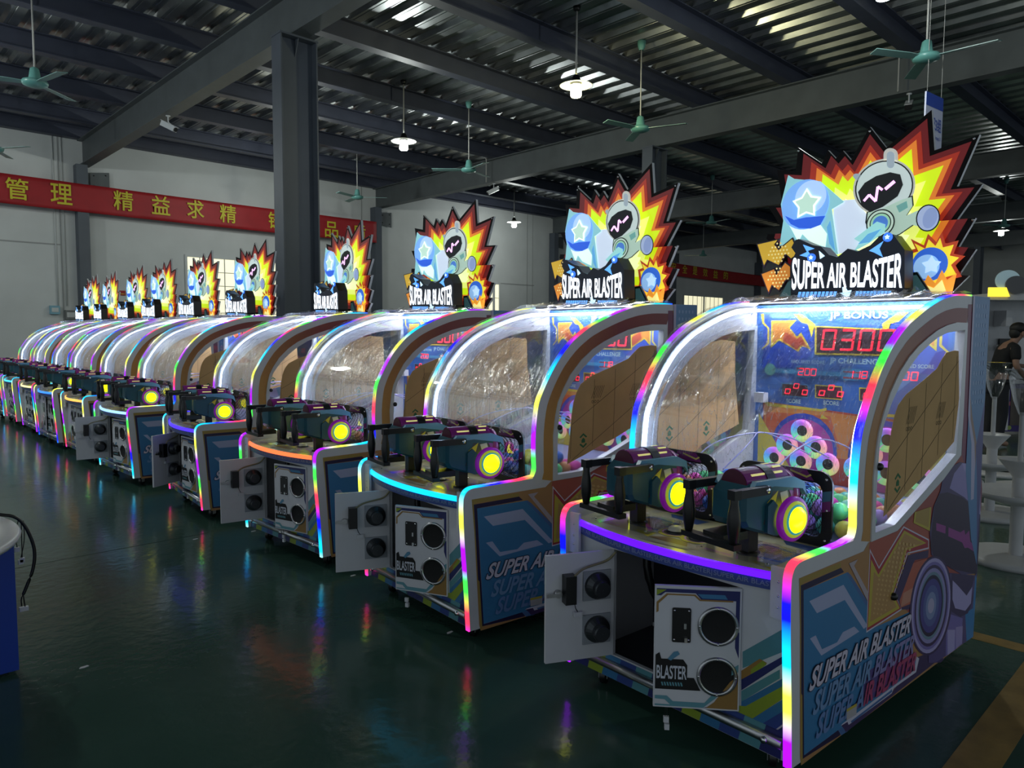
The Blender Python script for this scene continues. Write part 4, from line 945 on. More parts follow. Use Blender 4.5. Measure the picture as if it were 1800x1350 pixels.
    cen = [front_uv(x, y, BX) for x, y in ((1411, 757), (1385, 782), (1435, 786), (1362, 804), (1409, 810), (1456, 816))]
    seg = 30; mb = MB(); run = []
    for r, h in ((.062, .0), (.062, .012), (.055, .022), (.034, .014), (.029, .004)):
        for q in range(seg): a = 2*math.pi*q/seg; mb.v.append((-h, r*math.cos(a), r*math.sin(a))); run.append(((q+4)/seg) % 1.)
    for k in range(4):
        for q in range(seg): q2 = (q+1) % seg; mb.smooth.add(len(mb.f)); mb.f.append((k*seg+q, k*seg+q2, (k+1)*seg+q2, (k+1)*seg+q)); mb.m.append(mb.mi(RB))
    mb.run = run; me = mb.mesh('target_ring')
    mh = MB(); mh.lathe([(.001, -.005), (.030, -.005)], BLACKM, (0, 0, 0), 'x', 16); mhm = mh.mesh('target_hole')
    for c in cen+[(W-a, b) for a, b in cen]:
        t = link('target_ring', me, o); t.location = (BX-.004, *c); hh = link('target_hole', mhm, o); hh.location = (BX-.002, *c)
    # sloped pit floor and inner light bars
    mb = MB(); mb.box((.445, TH, .785), (BX, W-TH, .80), mat('pit_floor', (.25, .28, .5), .4)); mb.obj('ball_tray', cab)
    INL = mat('cool_led_bar', (.9, .95, 1), .3, emit=20.0, erg=(.52, .70, 1.))
    arch = smooth_path([(a, b) for a, b in PROF[10:-1]], 1)
    for y0, y1 in ((TH+.012, TH+.026), (W-TH-.026, W-TH-.012)):
        mb = MB(); sweep_strip(mb, arch, y0, y1, .008, INL, -.055); mb.run = None; mb.obj('inner_light', cab)
        mb = MB(); sweep_strip(mb, arch, y0-.012 if y0 < .5 else y1-.002, y0+.002 if y0 < .5 else y1+.012, .030, mat('light_channel', (.6, .64, .72), .3, .3), -.060); mb.run = None; mb.obj('light_channel', cab)
    mb = MB(); mb.box((1.425, TH+.02, 1.728), (1.455, W-TH-.02, 1.742), mat('top_led_bar', (.9, .95, 1), .3, emit=85., erg=(.80, .88, 1.))); mb.obj('top_light', cab)
    mb = MB(); mb.box((1.49, .985, 1.215), (1.44, 1.045, 1.27), WHITE); mb.obj('sensor_box', cab)
    # clear tubes feeding the guns
    for k, (q0, y1) in enumerate(((.80, .70), (.62, .80), (.40, .45))):
        mb = MB(); mb.tube(smooth_path([(.50, q0, 1.0), (.72, q0, 1.10), (1.1, y1, 1.12), (1.45, y1-.1, .95)], 3), .0035, mat('air_tube', (.5, .5, .9), .2), 6); mb.obj('air_tube', cab)
# ---------- clear hood and the film wrapped round it
def make_hood(cab):
    path = smooth_path([(.438, .80)]+[(a, b) for a, b in PROF[9:]], 1); path = resample(path, 40)
    mb = MB(); n = len(path)
    for u, v in path: mb.v += [(u, TH+.001, v-.006), (u, W-TH-.001, v-.006)]
    for k in range(n-1): mb.smooth.add(len(mb.f)); mb.f.append((2*k, 2*k+1, 2*k+3, 2*k+2)); mb.m.append(mb.mi(CLEAR))
    mb.obj('clear_hood', cab, fix=False)
    fpth = resample([(a, b) for a, b in path if b > 1.03], 46); mb = MB(); m = 34; rnd = random.Random(3)
    for k, (u, v) in enumerate(fpth):
        for j in range(m+1):
            y = -.004+(W+.008)*j/m; e = .010+.010*math.sin(j*.9+k*.5+math.sin(j*.35)*2)*math.sin(k*.31+j*.2)+rnd.uniform(0, .004)
            if k == 0: v2 = v-.05*abs(math.sin(j*.6))
            else: v2 = v
            mb.v.append((u-e*.6, y, v2+e*.9+.008))
    for k in range(len(fpth)-1):
        for j in range(m): a = k*(m+1)+j; mb.smooth.add(len(mb.f)); mb.f.append((a, a+1, a+m+2, a+m+1)); mb.m.append(mb.mi(FILM))
    f = mb.obj('stretch_film', cab, fix=False); f['label'] = 'crinkled clear stretch film over the hood'
    # crumpled film ridge on the roof
    mb = MB(); rnd = random.Random(5)
    for k in range(36):
        for j in range(5): mb.v.append((1.10+j*.055+rnd.uniform(-.01, .01), .08+(W-.16)*k/35, 1.752+.011*j+max(0, .018*math.sin(k*1.3+j))+rnd.uniform(0, .015)))
    for k in range(35):
        for j in range(4): a = k*5+j; mb.f.append((a, a+1, a+6, a+5)); mb.m.append(mb.mi(FILM))
    mb.obj('film_folds', cab, fix=False)
# ---------- lit burst board on top
KM = crop(1280, 180, .28889)
MX = 1.61
def E_(name, rgb, e): return mat('lit_'+name, rgb, .35, emit=e)
def make_board(cab):
    bd = empty('burst_board', (0, 0, 0), 0, cab)
    T = lambda pts, lx=MX: [front_uv(*p, lx) for p in KM(pts)]
    burst = [(243, 632), (330, 628), (298, 412), (412, 418), (425, 275), (570, 372), (607, 290), (655, 342), (697, 292), (748, 352), (862, 148), (962, 276), (1238, 45), (1255, 292), (1530, 195), (1392, 512), (1548, 497), (1392, 712), (1505, 703), (1398, 885), (1508, 893), (1402, 1050), (1465, 1055), (1352, 1165), (330, 1172), (318, 905), (232, 830), (240, 802), (345, 800)]
    cx, cy = 880, 760
    def sc(k, ks=1.): return [(cx+(x-cx)*k, cy+(y-cy)*k*ks) for x, y in burst]
    P0 = T(burst)
    mb = MB(); mb.prism(P0, lambda u, v, t: (t, u, v), MX, MX+.022, mat('board_edge_black', (.006, .004, .005), .7, spec=.2), mat('board_edge_white', (.65, .66, .68), .4)); mb.obj('burst_plate', bd)
    lay = [(.925, E_('dark_red', (.17, .008, .010), .40)), (.82, E_('red', (.36, .025, .010), .6)), (.745, E_('orange', (.62, .17, .02), .85)), (.665, E_('lime', (.52, .70, .005), .95)), (.50, E_('pale_lime', (.70, .80, .16), .95)), (.36, E_('pale', (.80, .88, .42), 1.0))]
    for k, (f, m) in enumerate(lay):
        mb = MB(); pts = T(sc(f)); mb.prism(pts, lambda u, v, t: (t, u, v), MX-.0012*(k+1), MX-.0012*k, m); mb.obj('flame_layer', bd)
    for q in ((862, 175), (428, 295), (1497, 220), (1490, 716), (1345, 1145)):
        u, v = T([q])[0]; mb = MB(); mb.lathe([(.007, 0), (.005, -.005), (.001, -.006)], CHROME, (MX-.001, u, v), 'x', 8); mb.obj('bolt', bd)
    # small spiky burst with a second ball, low on the near side
    X2 = MX-.03
    def plate_(name, pts, m, lx, th=.006, edge=None):
        mb = MB(); mb.prism(T(pts, lx), lambda u, v, t: (t, u, v), lx, lx+th, m, edge or m); return mb.obj(name, bd)
    sb = [(1085, 905), (1140, 890), (1110, 830), (1190, 870), (1215, 800), (1265, 850), (1300, 790), (1320, 860), (1400, 840), (1370, 920), (1440, 935), (1380, 990), (1420, 1060), (1340, 1080), (1320, 1165), (1190, 1165), (1130, 1080), (1075, 1090), (1100, 1000)]
    plate_('small_burst', sb, E_('small_red', (.45, .05, .015), .6), X2)
    c2 = (1240, 985); plate_('small_burst_core', [(c2[0]+(x-c2[0])*.82, c2[1]+(y-c2[1])*.82) for x, y in sb], E_('small_yellow', (.75, .60, .03), .9), X2-.002, .002)
    def disc(name, c, r, lx, m, th=.004):
        u, v = T([c], lx)[0]; R = abs(T([(c[0]+r, c[1])], lx)[0][0]-u); mb = MB(); mb.prism(ell(u, v, R, R, 32), lambda a, b, t: (t, a, b), lx, lx+th, m); mb.obj(name, bd); return u, v, R
    def staro(name, c, r, lx, m, th=.003):
        u, v = T([c], lx)[0]; R = abs(T([(c[0]+r, c[1])], lx)[0][0]-u); mb = MB(); mb.prism([(a, 2*v-b) for a, b in star(u, v, R, .58)], lambda a, b, t: (t, a, b), lx, lx+th, m); mb.obj(name, bd)
    disc('small_ball', (1225, 985), 112, X2-.004, E_('ball_blue', (.03, .12, .55), .8)); disc('small_ball_glow', (1205, 1000), 80, X2-.006, E_('ball_pale', (.25, .45, .75), .9), .002); staro('small_star', (1235, 990), 62, X2-.009, E_('star_pale', (.45, .65, .85), 1.), .003)
    plate_('small_flame', [(1130, 1165), (1150, 1060), (1185, 1110), (1215, 1050), (1260, 1100), (1300, 1020), (1330, 1080), (1390, 1040), (1360, 1165)], E_('flame_low', (.75, .28, .03), .9), X2-.010, .003)
    plate_('flame_core', [(1160, 1165), (1200, 1110), (1250, 1130), (1300, 1080), (1330, 1165)], E_('flame_core', (.85, .75, .25), 1.), X2-.013, .002)
    # white streak and the big ball with its tail
    X3 = MX-.045
    plate_('light_streak', [(640, 600), (770, 590), (850, 690), (850, 770), (770, 900), (655, 925), (640, 700)], E_('streak', (.62, .72, .88), .75), X3)
    plate_('tail', [(365, 443), (400, 465), (560, 480), (705, 605), (630, 650), (668, 925), (560, 890), (445, 845), (312, 872), (335, 720), (320, 620)], E_('tail_teal', (.22, .50, .55), .9), X3-.008, .006, E_('tail_edge', (.5, .7, .75), .8))
    plate_('tail_core', [(370, 745), (560, 745), (600, 800), (590, 880), (500, 850), (450, 800), (425, 850), (395, 790)], E_('tail_pale', (.66, .82, .74), 1.05), X3-.011, .003)
    plate_('tail_dart', [(600, 760), (620, 720), (650, 905), (615, 860)], E_('dart_blue', (.1, .35, .65), .9), X3-.011, .003)
    disc('ball', (465, 622), 146, X3-.015, E_('ball_mid', (.16, .36, .75), .95), .006)
    disc('ball_highlight', (500, 575), 96, X3-.017, E_('ball_sky', (.35, .52, .85), 1.0), .002)
    plate_('ball_shade', [(345, 690), (400, 715), (470, 700), (590, 690), (560, 745), (500, 768), (430, 765), (380, 740)], E_('ball_deep', (.02, .10, .62), .9), X3-.019, .002)
    staro('star_rim', (475, 618), 92, X3-.024, E_('star_rim', (.72, .88, .75), 1.3), .004); staro('star', (475, 618), 74, X3-.027, E_('star_core', (.45, .66, .55), .95), .003)
    # plain white robot-like helmet with dark visor, tube and round foot
    X4 = MX-.065; WB, OUT = E_('robot_white', (.52, .62, .60), .75), mat('robot_outline', (.02, .025, .03), .4)
    hel = ell(948, 515, 172, 150, 36, 0, -.45)
    plate_('helmet_outline', [(948+(x-948)*1.12, 515+(y-515)*1.12) for x, y in hel], E_('robot_rim', (.55, .55, .5), .6), X4)
    plate_('antenna_rim', rrect(945, 278, 1030, 400, 40), E_('robot_rim', (.55, .55, .5), .6), X4); plate_('antenna', rrect(965, 298, 1010, 400, 22), E_('robot_grey', (.36, .44, .50), .6), X4-.008, .004)
    plate_('ear', ell(790, 455, 32, 20, 16, 0, .4), E_('robot_grey', (.36, .44, .50), .6), X4-.003, .004)
    plate_('helmet_edge', [(948+(x-948)*1.05, 515+(y-515)*1.05) for x, y in hel], OUT, X4-.003, .003); plate_('helmet', hel, WB, X4-.006, .004)
    plate_('visor', [(790, 545), (830, 490), (900, 448), (985, 425), (1045, 438), (1062, 500), (1030, 570), (940, 635), (862, 668), (812, 630)], mat('visor_black', (.010, .010, .012), .12), X4-.010, .004)
    PK = E_('pink_line', (.95, .45, .95), 1.6)
    def zig(name, pts, wd):
        q = T(pts, X4-.012); mb = MB()
        for a, b in zip(q, q[1:]):
            d = Vector((b[0]-a[0], b[1]-a[1])).normalized(); nn = Vector((-d.y, d.x))*wd; mb.prism([(a[0]-nn.x, a[1]-nn.y), (b[0]-nn.x, b[1]-nn.y), (b[0]+nn.x, b[1]+nn.y), (a[0]+nn.x, a[1]+nn.y)], lambda u, v, t: (t, u, v), X4-.013, X4-.010, PK)
        o = mb.obj(name, bd); o['kind'] = 'stuff'
    zig('visor_line', [(825, 600), (858, 562), (897, 602), (910, 512), (938, 532)], .006); zig('visor_line', [(955, 528), (1012, 480)], .008)
    body = [(850, 670), (930, 650), (1060, 590), (1115, 575), (1120, 630), (1080, 690), (1150, 660), (1200, 640), (1250, 700), (1210, 770), (1120, 745), (1040, 800), (960, 830), (870, 790), (842, 730)]
    plate_('torso_outline', [(985+(x-985)*1.06, 710+(y-710)*1.06) for x, y in body], OUT, X4-.004, .003); plate_('torso', body, E_('robot_green', (.42, .58, .48), .7), X4-.007, .004)
    plate_('vent', [(1022, 630), (1085, 600), (1092, 640), (1040, 670)], E_('vent_teal', (.16, .40, .36), .6), X4-.010, .003)
    plate_('foot_outline', ell(1215, 703, 72, 84, 24, 0, .3), OUT, X4-.008, .003); plate_('foot', ell(1215, 703, 64, 76, 24, 0, .3), E_('foot_lav', (.34, .42, .62), .75), X4-.011, .004); plate_('foot_sole', ell(1228, 703, 42, 66, 24, 0, .35), E_('foot_blue', (.24, .32, .55), .7), X4-.013, .002)
    for r, m in ((88, OUT), (80, E_('muzzle_pale', (.45, .60, .50), .8)), (66, OUT), (60, E_('muzzle_green', (.28, .55, .38), .8)), (46, E_('muzzle_blue', (.06, .18, .55), .8))):
        disc('muzzle', (925, 735), r, X4-.014-.001*(90-r)/10, m, .002)
    plate_('beam', [(765, 830), (905, 725), (955, 742), (950, 790), (850, 860), (765, 905), (800, 850)], E_('beam_teal', (.26, .58, .58), .95), X4-.022, .004); plate_('beam_core', [(790, 862), (850, 800), (930, 770), (860, 850)], E_('beam_blue', (.10, .36, .65), .9), X4-.025, .003)
    # two dotted orange arrows on the far side
    KA = crop(1320, 330, .1556)
    def arrow(pts, m0, m1, lx):
        q = [front_uv(*p, lx) for p in KA(pts)]; c = (sum(a for a, _ in q)/len(q), sum(b for _, b in q)/len(q))
        mb = MB(); mb.prism(q, lambda u, v, t: (t, u, v), lx, lx+.01, mat('arrow_edge', (.03, .01, .04), .4)); a = mb.obj('arrow', bd)
        mb = MB(); mb.prism(inset(q, .007), lambda u, v, t: (t, u, v), lx-.002, lx, m0); mb.obj('arrow_face', bd)
        mb = MB()
        for i in range(7):
            for j in range(6):
                x, y = c[0]-.06+i*.02+(j % 2)*.01, c[1]-.05+j*.02
                if abs(x-c[0])+abs(y-c[1]) < .075: mb.face([(lx-.003, a_, b_) for a_, b_ in ell(x, y, .0055, None, 8)], m1)
        o = mb.obj('arrow_dots', bd, fix=False); o['kind'] = 'stuff'
    arrow([(60, 632), (325, 572), (278, 640), (315, 688), (470, 560), (552, 740), (452, 815), (390, 758), (318, 890), (188, 828), (145, 908)], E_('arrow_yellow', (.62, .38, .03), .6), E_('arrow_dot', (.80, .62, .25), .7), MX-.07)
    arrow([(105, 970), (268, 905), (290, 965), (385, 830), (455, 885), (455, 1010), (390, 1060), (318, 1175), (240, 1115), (200, 1212)], E_('arrow_orange', (.58, .20, .02), .6), E_('arrow_dot', (.80, .62, .25), .7), MX-.07)
    # lettering box in front
    LX = 1.36
    box = [(1398, 422), (1404, 420), (1429, 431), (1443, 433), (1457, 448), (1472, 452), (1490, 437), (1507, 442), (1530, 431), (1544, 417), (1553, 411), (1570, 412), (1590, 439), (1590, 506), (1583, 518), (1564, 521.5), (1398, 525.5), (1391, 515), (1390, 462), (1398, 445), (1391, 435)]
    q = [front_uv(*p, LX) for p in box]; q = [(a, max(1.79, b)) for a, b in q]
    lb = empty('sign_box', (0, 0, 0), 0, bd)
    mb = MB(); mb.prism(q, lambda u, v, t: (t, u, v), LX, LX+.10, mat('sign_face_navy', (.006, .010, .03), .25), BLACK); mb.obj('sign_box_body', bd)
    bpy.data.objects.remove(lb)
    LT = E_('letters', (.86, .93, 1.), 2.0)
    A = Vector(front_uv(1392, 507.5, LX)); B = Vector(front_uv(1586, 504, LX)); H0 = abs(front_uv(1490, 464, LX)[1]-front_uv(1490, 508, LX)[1])
    mb = MB()
    def wp(u, v):
        e = abs(2*u-1)**2.2; return u, v*(1+.34*e)-.06*e*(1-v)
    add_text(mb, 'SUPER AIR BLASTER', lambda u, v: (LX-.004, A.x+(B.x-A.x)*u, A.y+(B.y-A.y)*u+H0*v), LT, .022, 0, wp)
    mb.obj('sign_lettering', bd, fix=False)
    BLU = E_('sign_blue', (.12, .40, .95), 1.1); PAL = E_('sign_pale', (.55, .80, 1.), 1.4)
    for x0, x1 in ((1402, 1471), (1503, 1566)):
        for k in range(10):
            x = x0+(x1-x0)*k/10; y = 522.0-(x-1402)*.011
            pts = [front_uv(*p, LX) for p in ((x, y), (x+4.6, y), (x+7, y-9), (x+2.4, y-9))]
            mb = MB(); mb.prism(pts, lambda u, v, t: (t, u, v), LX-.003, LX, BLU); mb.obj('sign_dash', bd)
    def sgn(name, pts, m): mb = MB(); mb.prism([front_uv(*p, LX) for p in pts], lambda u, v, t: (t, u, v), LX-.004, LX, m); mb.obj(name, bd)
    sgn('sign_arrow', [(1481, 505), (1486, 504), (1490, 511), (1497, 510), (1492, 523.5), (1476, 515), (1482, 514)], PAL)
    sgn('sign_bolt', [(1412, 430), (1432, 437), (1420, 441), (1430, 455), (1406, 449), (1419, 443)], BLU); sgn('sign_bolt', [(1528, 441), (1553, 424), (1546, 437), (1552, 452), (1537, 444)], BLU); sgn('sign_bolt', [(1440, 441), (1450, 450), (1442, 455)], PAL)
    for c in ((1427, 453), (1561, 417)):
        u, v = front_uv(*c, LX); mb = MB(); mb.lathe([(.001, -.009), (.022, -.007), (.022, 0)], E_('sign_ball', (.05, .2, .9), 1.), (LX, u, v), 'x', 18); mb.obj('sign_ball', bd)
        mb = MB(); mb.prism([(a, 2*v-b) for a, b in star(u, v, .013, .5)], lambda a, b, t: (t, a, b), LX-.012, LX-.009, PAL); mb.obj('sign_ball_star', bd)
    # dark angled wings beside the lettering
    for pts in ([(1594, 521), (1594, 480), (1612, 478), (1640, 521)], [(1392, 525), (1366, 526), (1386, 492), (1392, 488)]):
        qq = [front_uv(*p, MX-.10) for p in pts]; mb = MB(); mb.prism(qq, lambda u, v, t: (t, u, v), MX-.10, MX-.085, mat('wing_black', (.012, .03, .035), .3)); mb.obj('wing', bd)
        c = (sum(a for a, _ in qq)/4, sum(b for _, b in qq)/4); mb = MB(); mb.prism([(c[0]+(a-c[0])*.75, c[1]+(b-c[1])*.75) for a, b in qq], lambda u, v, t: (t, u, v), MX-.1015, MX-.10, E_('wing_teal', (.05, .13, .14), .35)); mb.obj('wing_print', bd)
    mb = MB(); mb.box((1.30, .10, 1.772), (MX+.03, W-.10, 1.788), BLACK); mb.obj('board_shelf', bd)

# ---------- build one cabinet, then the row
CAB = empty('arcade_cabinet')
near = side_panel(CAB, True); far = side_panel(CAB, False)
make_side_print(near)
kr = [(1661, 620), (1676, 616), (1683, 617), (1684, 700), (1675, 776), (1658, 796), (1640, 815), (1618, 840), (1600, 857), (1575, 884), (1551, 908), (1553, 880), (1558, 830), (1561, 790), (1565, 757), (1570, 733), (1577, 712), (1590, 694), (1612, 676), (1630, 661), (1645, 648), (1653, 633)]
kraft(near, [(min(1.46, a), b) for a, b in sp(kr)], 0., -1., 0)
kl = [(1268, 597), (1291, 600), (1291, 667), (1297.5, 745), (1262, 765), (1230, 783), (1222, 793), (1190, 800), (1160, 792), (1149, 758), (1150, 717), (1160, 683), (1180, 658), (1205, 628), (1230, 613), (1250, 601)]
kraft(far, [side_uv(*p, W-TH) for p in kl], W-TH, -1., 0)
make_front(CAB)
DR = make_door(CAB, False); DL = make_door(CAB, True)
make_console(CAB)
G = [(.15, .275, math.radians(-9)), (.17, .83, math.radians(-7))]
g0 = make_gun(CAB, *G[0]); g1 = copy_tree(g0, CAB); g1.location = (G[1][0], G[1][1], DZ); g1.rotation_euler.z = G[1][2]
make_port(CAB, *G[0], .295); make_port(CAB, *G[1], .815)
make_playfield(CAB); make_hood(CAB); make_board(CAB)
POS = [(2.5774, 1.0619, -3.27), (2.5205, 2.7034, -4.7), (2.5871, 4.318, 1.9), (2.4956, 6.1337, -5.37), (2.4985, 7.9911, 1.68), (2.5041, 9.7109, -.26), (2.5058, 11.2387, .42), (2.5343, 12.6731, -.8), (2.5575, 14.3188, -2.2), (2.5624, 15.47, 0.)]
LABELS = ['nearest arcade cabinet of the row, violet-blue console edge, score display showing 0300', 'second arcade cabinet from the near end, bright cyan console edge, both doors ajar', 'third arcade cabinet, orange console edge, one door folded wide open', 'fourth arcade cabinet, deep blue console edge, its left door standing straight out',
          'fifth arcade cabinet, pale blue console edge, left door wide open, just before the column', 'sixth arcade cabinet from the near end, amber console edge', 'seventh arcade cabinet, sky blue console edge, between the amber and yellow ones', 'eighth arcade cabinet, pale yellow console edge, third from the far end', 'ninth arcade cabinet, cyan console edge, second from the far end', 'farthest arcade cabinet, the last of the row by the white wall']
PH = [0, 4, 2, 4, 2, 4, 3, 0, 4, 2]
EDGEC = [(.10, .0, 1.), (.0, .55, 1.), (1., .16, .04), (.06, .02, 1.), (.30, .55, 1.), (1., .45, .08), (.03, .22, 1.), (.9, .85, .35), (.05, .6, .9), (.3, .5, 1.)]
# door angles: (near/right leaf, far/left leaf), degrees of the hinge-to-edge direction
DOORS = [(133, 157), (120, 160), (104, 168), (97, 215), (98, 172), (92, 270), (92, 262), (93, 270), (92, 270), (90, 270)]
CABS = []
for i, (x, y, rd) in enumerate(POS):
    c = CAB if i == 0 else copy_tree(CAB)
    CABS.append(c)
for i, (c, (x, y, rd)) in enumerate(zip(CABS, POS)):
    r = math.radians(rd); c.location = (x-.212*math.cos(r), y-.212*math.sin(r), 0); c.rotation_euler.z = r
    tag(c, LABELS[i], 'arcade machine', 'row of identical arcade cabinets')
    dd = [ch for ch in c.children if ch.name.split('.')[0] == 'door']
    dd.sort(key=lambda d: d.scale.y)          # mirrored leaf first
    dd[1].rotation_euler.z = math.radians(DOORS[i][0]); dd[0].rotation_euler.z = math.radians(DOORS[i][1])
    for ch in c.children:
        for s in ch.children:
            if s.name.split('.')[0] == 'led_strip': s['phase'] = (PH[i]+.1)/6
        if ch.name.split('.')[0] == 'console_led':
            ch.data = ch.data.copy(); m = mat('console_led_%d' % i, (.05, .05, .05), .3, emit=1.7, erg=EDGEC[i]); ch.data.materials.clear(); ch.data.materials.append(m)
# ---------- balls lying in the pits
BM = MB(); BM.ball((0, 0, 0), .036, WHITE, 16, 10); BME = BM.mesh('ball')
BC = [('pink', (.75, .06, .40)), ('blue', (.04, .16, .62)), ('green', (.10, .62, .22)), ('yellow', (.70, .62, .08)), ('violet', (.42, .22, .70)), ('orange', (.75, .28, .10)), ('teal', (.06, .45, .40))]
BMESH = {}
for nme, c in BC:
    me = BME.copy(); me.materials.clear(); me.materials.append(mat('ball_'+nme, c, .4)); BMESH[nme] = me
rnd = random.Random(11)
ORD = ('nearest', 'second', 'third', 'fourth')
for i, (rows, cols) in enumerate(((9, 13), (5, 13), (3, 13))):
    c = CABS[i]; mw = Matrix.Translation(c.location) @ Matrix.Rotation(c.rotation_euler.z, 4, 'Z')
    for a in range(rows):
        for b in range(cols):
            nme = BC[rnd.randrange(len(BC))][0]
            p = mw @ Vector((.505+a*.076+rnd.uniform(-.001, .001), TH+.046+b*.0765+(a % 2)*.012, .838+.0*rnd.random()))
            o = link('pit_ball', BMESH[nme]); o.location = p
            tag(o, '%s plastic ball in the pit of the %s arcade cabinet' % (nme, ORD[i]), 'ball', '%s balls in the %s cabinet' % (nme, ORD[i]))
    if i < 2:
        for a in range(3):
            for b in range(6):
                nme = BC[rnd.randrange(len(BC))][0]
                p = mw @ Vector((.545+a*.078, TH+.085+b*.078*(1 if b < 3 else 1.9), .899))
                o = link('pit_ball', BMESH[nme]); o.location = p
                tag(o, '%s plastic ball in the pit of the %s arcade cabinet' % (nme, ORD[i]), 'ball', '%s balls in the %s cabinet' % (nme, ORD[i]))

# ================================================================== OTHER THINGS IN THE HALL
# blue round-topped machine cut by the left edge
BLUEC = mat('royal_blue_paint', (.012, .05, .36), .35)
b = empty('blue_machine', (.02, 4.0, 0)); tag(b, 'royal blue machine with a round white tray, cut by the left edge', 'machine')
mb = MB(); mb.box((-.75, 0, .02), (.52, .95, .68), mat('deep_blue_paint', (.008, .02, .17), .35)); mb.obj('body', b)
mb = MB(); mb.box((.50, -.03, .02), (.60, .10, .68), BLUEC); mb.obj('corner_post', b)
mb = MB(); mb.box((-.6, -.008, .08), (.44, .0, .62), mat('pale_stripe', (.5, .5, .52), .4)); mb.box((-.6, -.012, .10), (.425, -.008, .60), BLUEC); mb.obj('front_panel', b)
mb = MB(); mb.lathe([(.001, .70), (.50, .70), (.50, .705), (.55, .72), (.60, .735), (.66, .73), (.67, .715), (.66, .695), (.001, .68)], mat('white_tray', (.6, .6, .6), .3), (-.06, -.114, 0), 'z', 48); mb.obj('round_tray', b)
mb = MB(); mb.lathe([(.40, .7055), (.42, .7055)], BLACK, (-.06, -.114, 0), 'z', 40); mb.obj('tray_ring', b)
pp = [on_y(x, y, 4.05) for x, y in ((-30, 900), (0, 905), (25, 907), (42, 920), (57, 950), (62, 975), (58, 1003), (48, 1028), (41, 1045))]
mb = MB(); mb.tube(smooth_path([tuple(p) for p in pp], 2), .0075, BLACK, 8); mb.tube(smooth_path([tuple(pp[-1]), tuple(on_y(37, 1052, 4.05)), tuple(on_y(38, 1066, 4.05))], 1), .003, BLACK, 5); mb.tube(smooth_path([tuple(pp[-1]), tuple(on_y(42, 1055, 4.05)), tuple(on_y(44, 1066, 4.05))], 1), .003, BLACK, 5)
tag(mb.obj('black_cable'), 'black cable hooked over the round white tray and hanging down', 'cable')
mb = MB(); q = on_y(42, 1070, 4.05); mb.box((q.x-.018, q.y-.008, q.z-.010), (q.x+.018, q.y+.008, q.z+.010), WHITE); o = mb.obj('cable_plug', bpy.data.objects['black_cable'])
mb = MB()
for k, (x0, x1, y1) in enumerate(((32, 30, 962), (37, 39, 980), (41, 36, 984))):
    a = on_y(x0, 915, 4.12); c = on_y(x1, y1, 4.12); mb.tube(smooth_path([tuple(a), tuple((a+c)/2+Vector((.012*(k-1), 0, 0))), tuple(c)], 2), .0022, BLACK, 5); mb.box((c.x-.010, c.y-.006, c.z-.022), (c.x+.010, c.y+.006, c.z), WHITE)
tag(mb.obj('wire_bundle'), 'thin wires with white plugs dangling from the round tray', 'wires', kind='stuff')
# small litter on the floor
for k, (x, y, lab) in enumerate(((147, 1173, 'tiny white scrap on the open floor at the lower left'), (343, 948, 'curl of white tape on the floor before the fourth cabinet'), (620, 1012, 'small white scrap on the floor before the second cabinet'), (790, 1112, 'flat grey scrap of film beside the second cabinet foot'), (445, 934, 'little white chip on the floor before the third cabinet'))):
    p = on_z(x, y, 0); mb = MB(); mb.prism([(-.02, -.006), (.0, -.01), (.022, -.004), (.018, .007), (-.012, .006)], lambda u, v, t: (p.x+u, p.y+v, t), 0, .003, WHITE); tag(mb.obj('floor_scrap'), lab, 'scrap')
# white tiered display stands with clear bowls
WP = mat('white_plastic', (.55, .55, .57), .35, var=.06); CB = clear_mat('bowl_plastic', .14, .06, (.92, .92, .93))
def stand(px, py, lab, dz=0.):
    p = on_z(px, py, 0); r = empty('tiered_stand', (p.x, p.y, 0)); tag(r, lab, 'stand', 'white tiered stands')
    mb = MB(); mb.lathe([(.001, .045), (.30, .045), (.34, .03), (.34, 0), (.001, 0)], WP, seg=36); mb.obj('base_tray', r)
    mb = MB(); mb.lathe([(.042, .045), (.042, .62)], WP); mb.obj('column_tube', r)
    mb = MB(); mb.lathe([(.042, .40), (.10, .41), (.27, .46), (.29, .50), (.28, .50), (.10, .43), (.042, .42)], WP, seg=36); mb.obj('middle_tray', r)
    mb = MB(); mb.lathe([(.042, .60), (.06, .63), (.13, .72), (.135, .73), (.12, .72), (.018, .65)], WP, seg=30); mb.obj('cone_tray', r)
    mb = MB(); mb.lathe([(.018, .64), (.018, 1.06)], WP); mb.obj('pole', r)
    mb = MB(); mb.lathe([(.02, 1.04+dz), (.03, 1.06+dz), (.06, 1.14+dz), (.085, 1.25+dz), (.100, 1.35+dz), (.118, 1.36+dz), (.118, 1.363+dz), (.098, 1.36+dz)], CB, seg=30); mb.obj('clear_bowl', r)
stand(1784, 985, 'white tiered stand with a clear bowl, standing clear of the nearest cabinet')
stand(1738, 905, 'white tiered stand half hidden behind the nearest cabinet')
for k, (x, y, z, rot) in enumerate(((8.6, 1.55, 0, .3), (8.6, 1.55, .062, 1.1), (8.9, 2.45, 0, .7), (9.9, 2.1, 0, .2), (8.0, .75, 0, 2.))):
    r = empty('tray_ring', (x, y, z), rot); mb = MB(); mb.lathe([(.13, .03), (.15, .04), (.36, .045), (.40, .03), (.40, .0), (.36, .012), (.13, .01)], WP, seg=32); o = mb.obj('ring_shell', r)
    mb = MB(); mb.box((-.04, .15, .046), (.04, .35, .06), WP); mb.obj('rib', r)
    tag(r, ('white round tray lying flat behind the tiered stands', 'white round tray stacked on another behind the stands', 'white round tray on the floor toward the polka-dot machine', 'farthest white round tray on the floor under the worker', 'white round tray nearest the picture edge behind the stands')[k], 'tray', 'loose white trays')
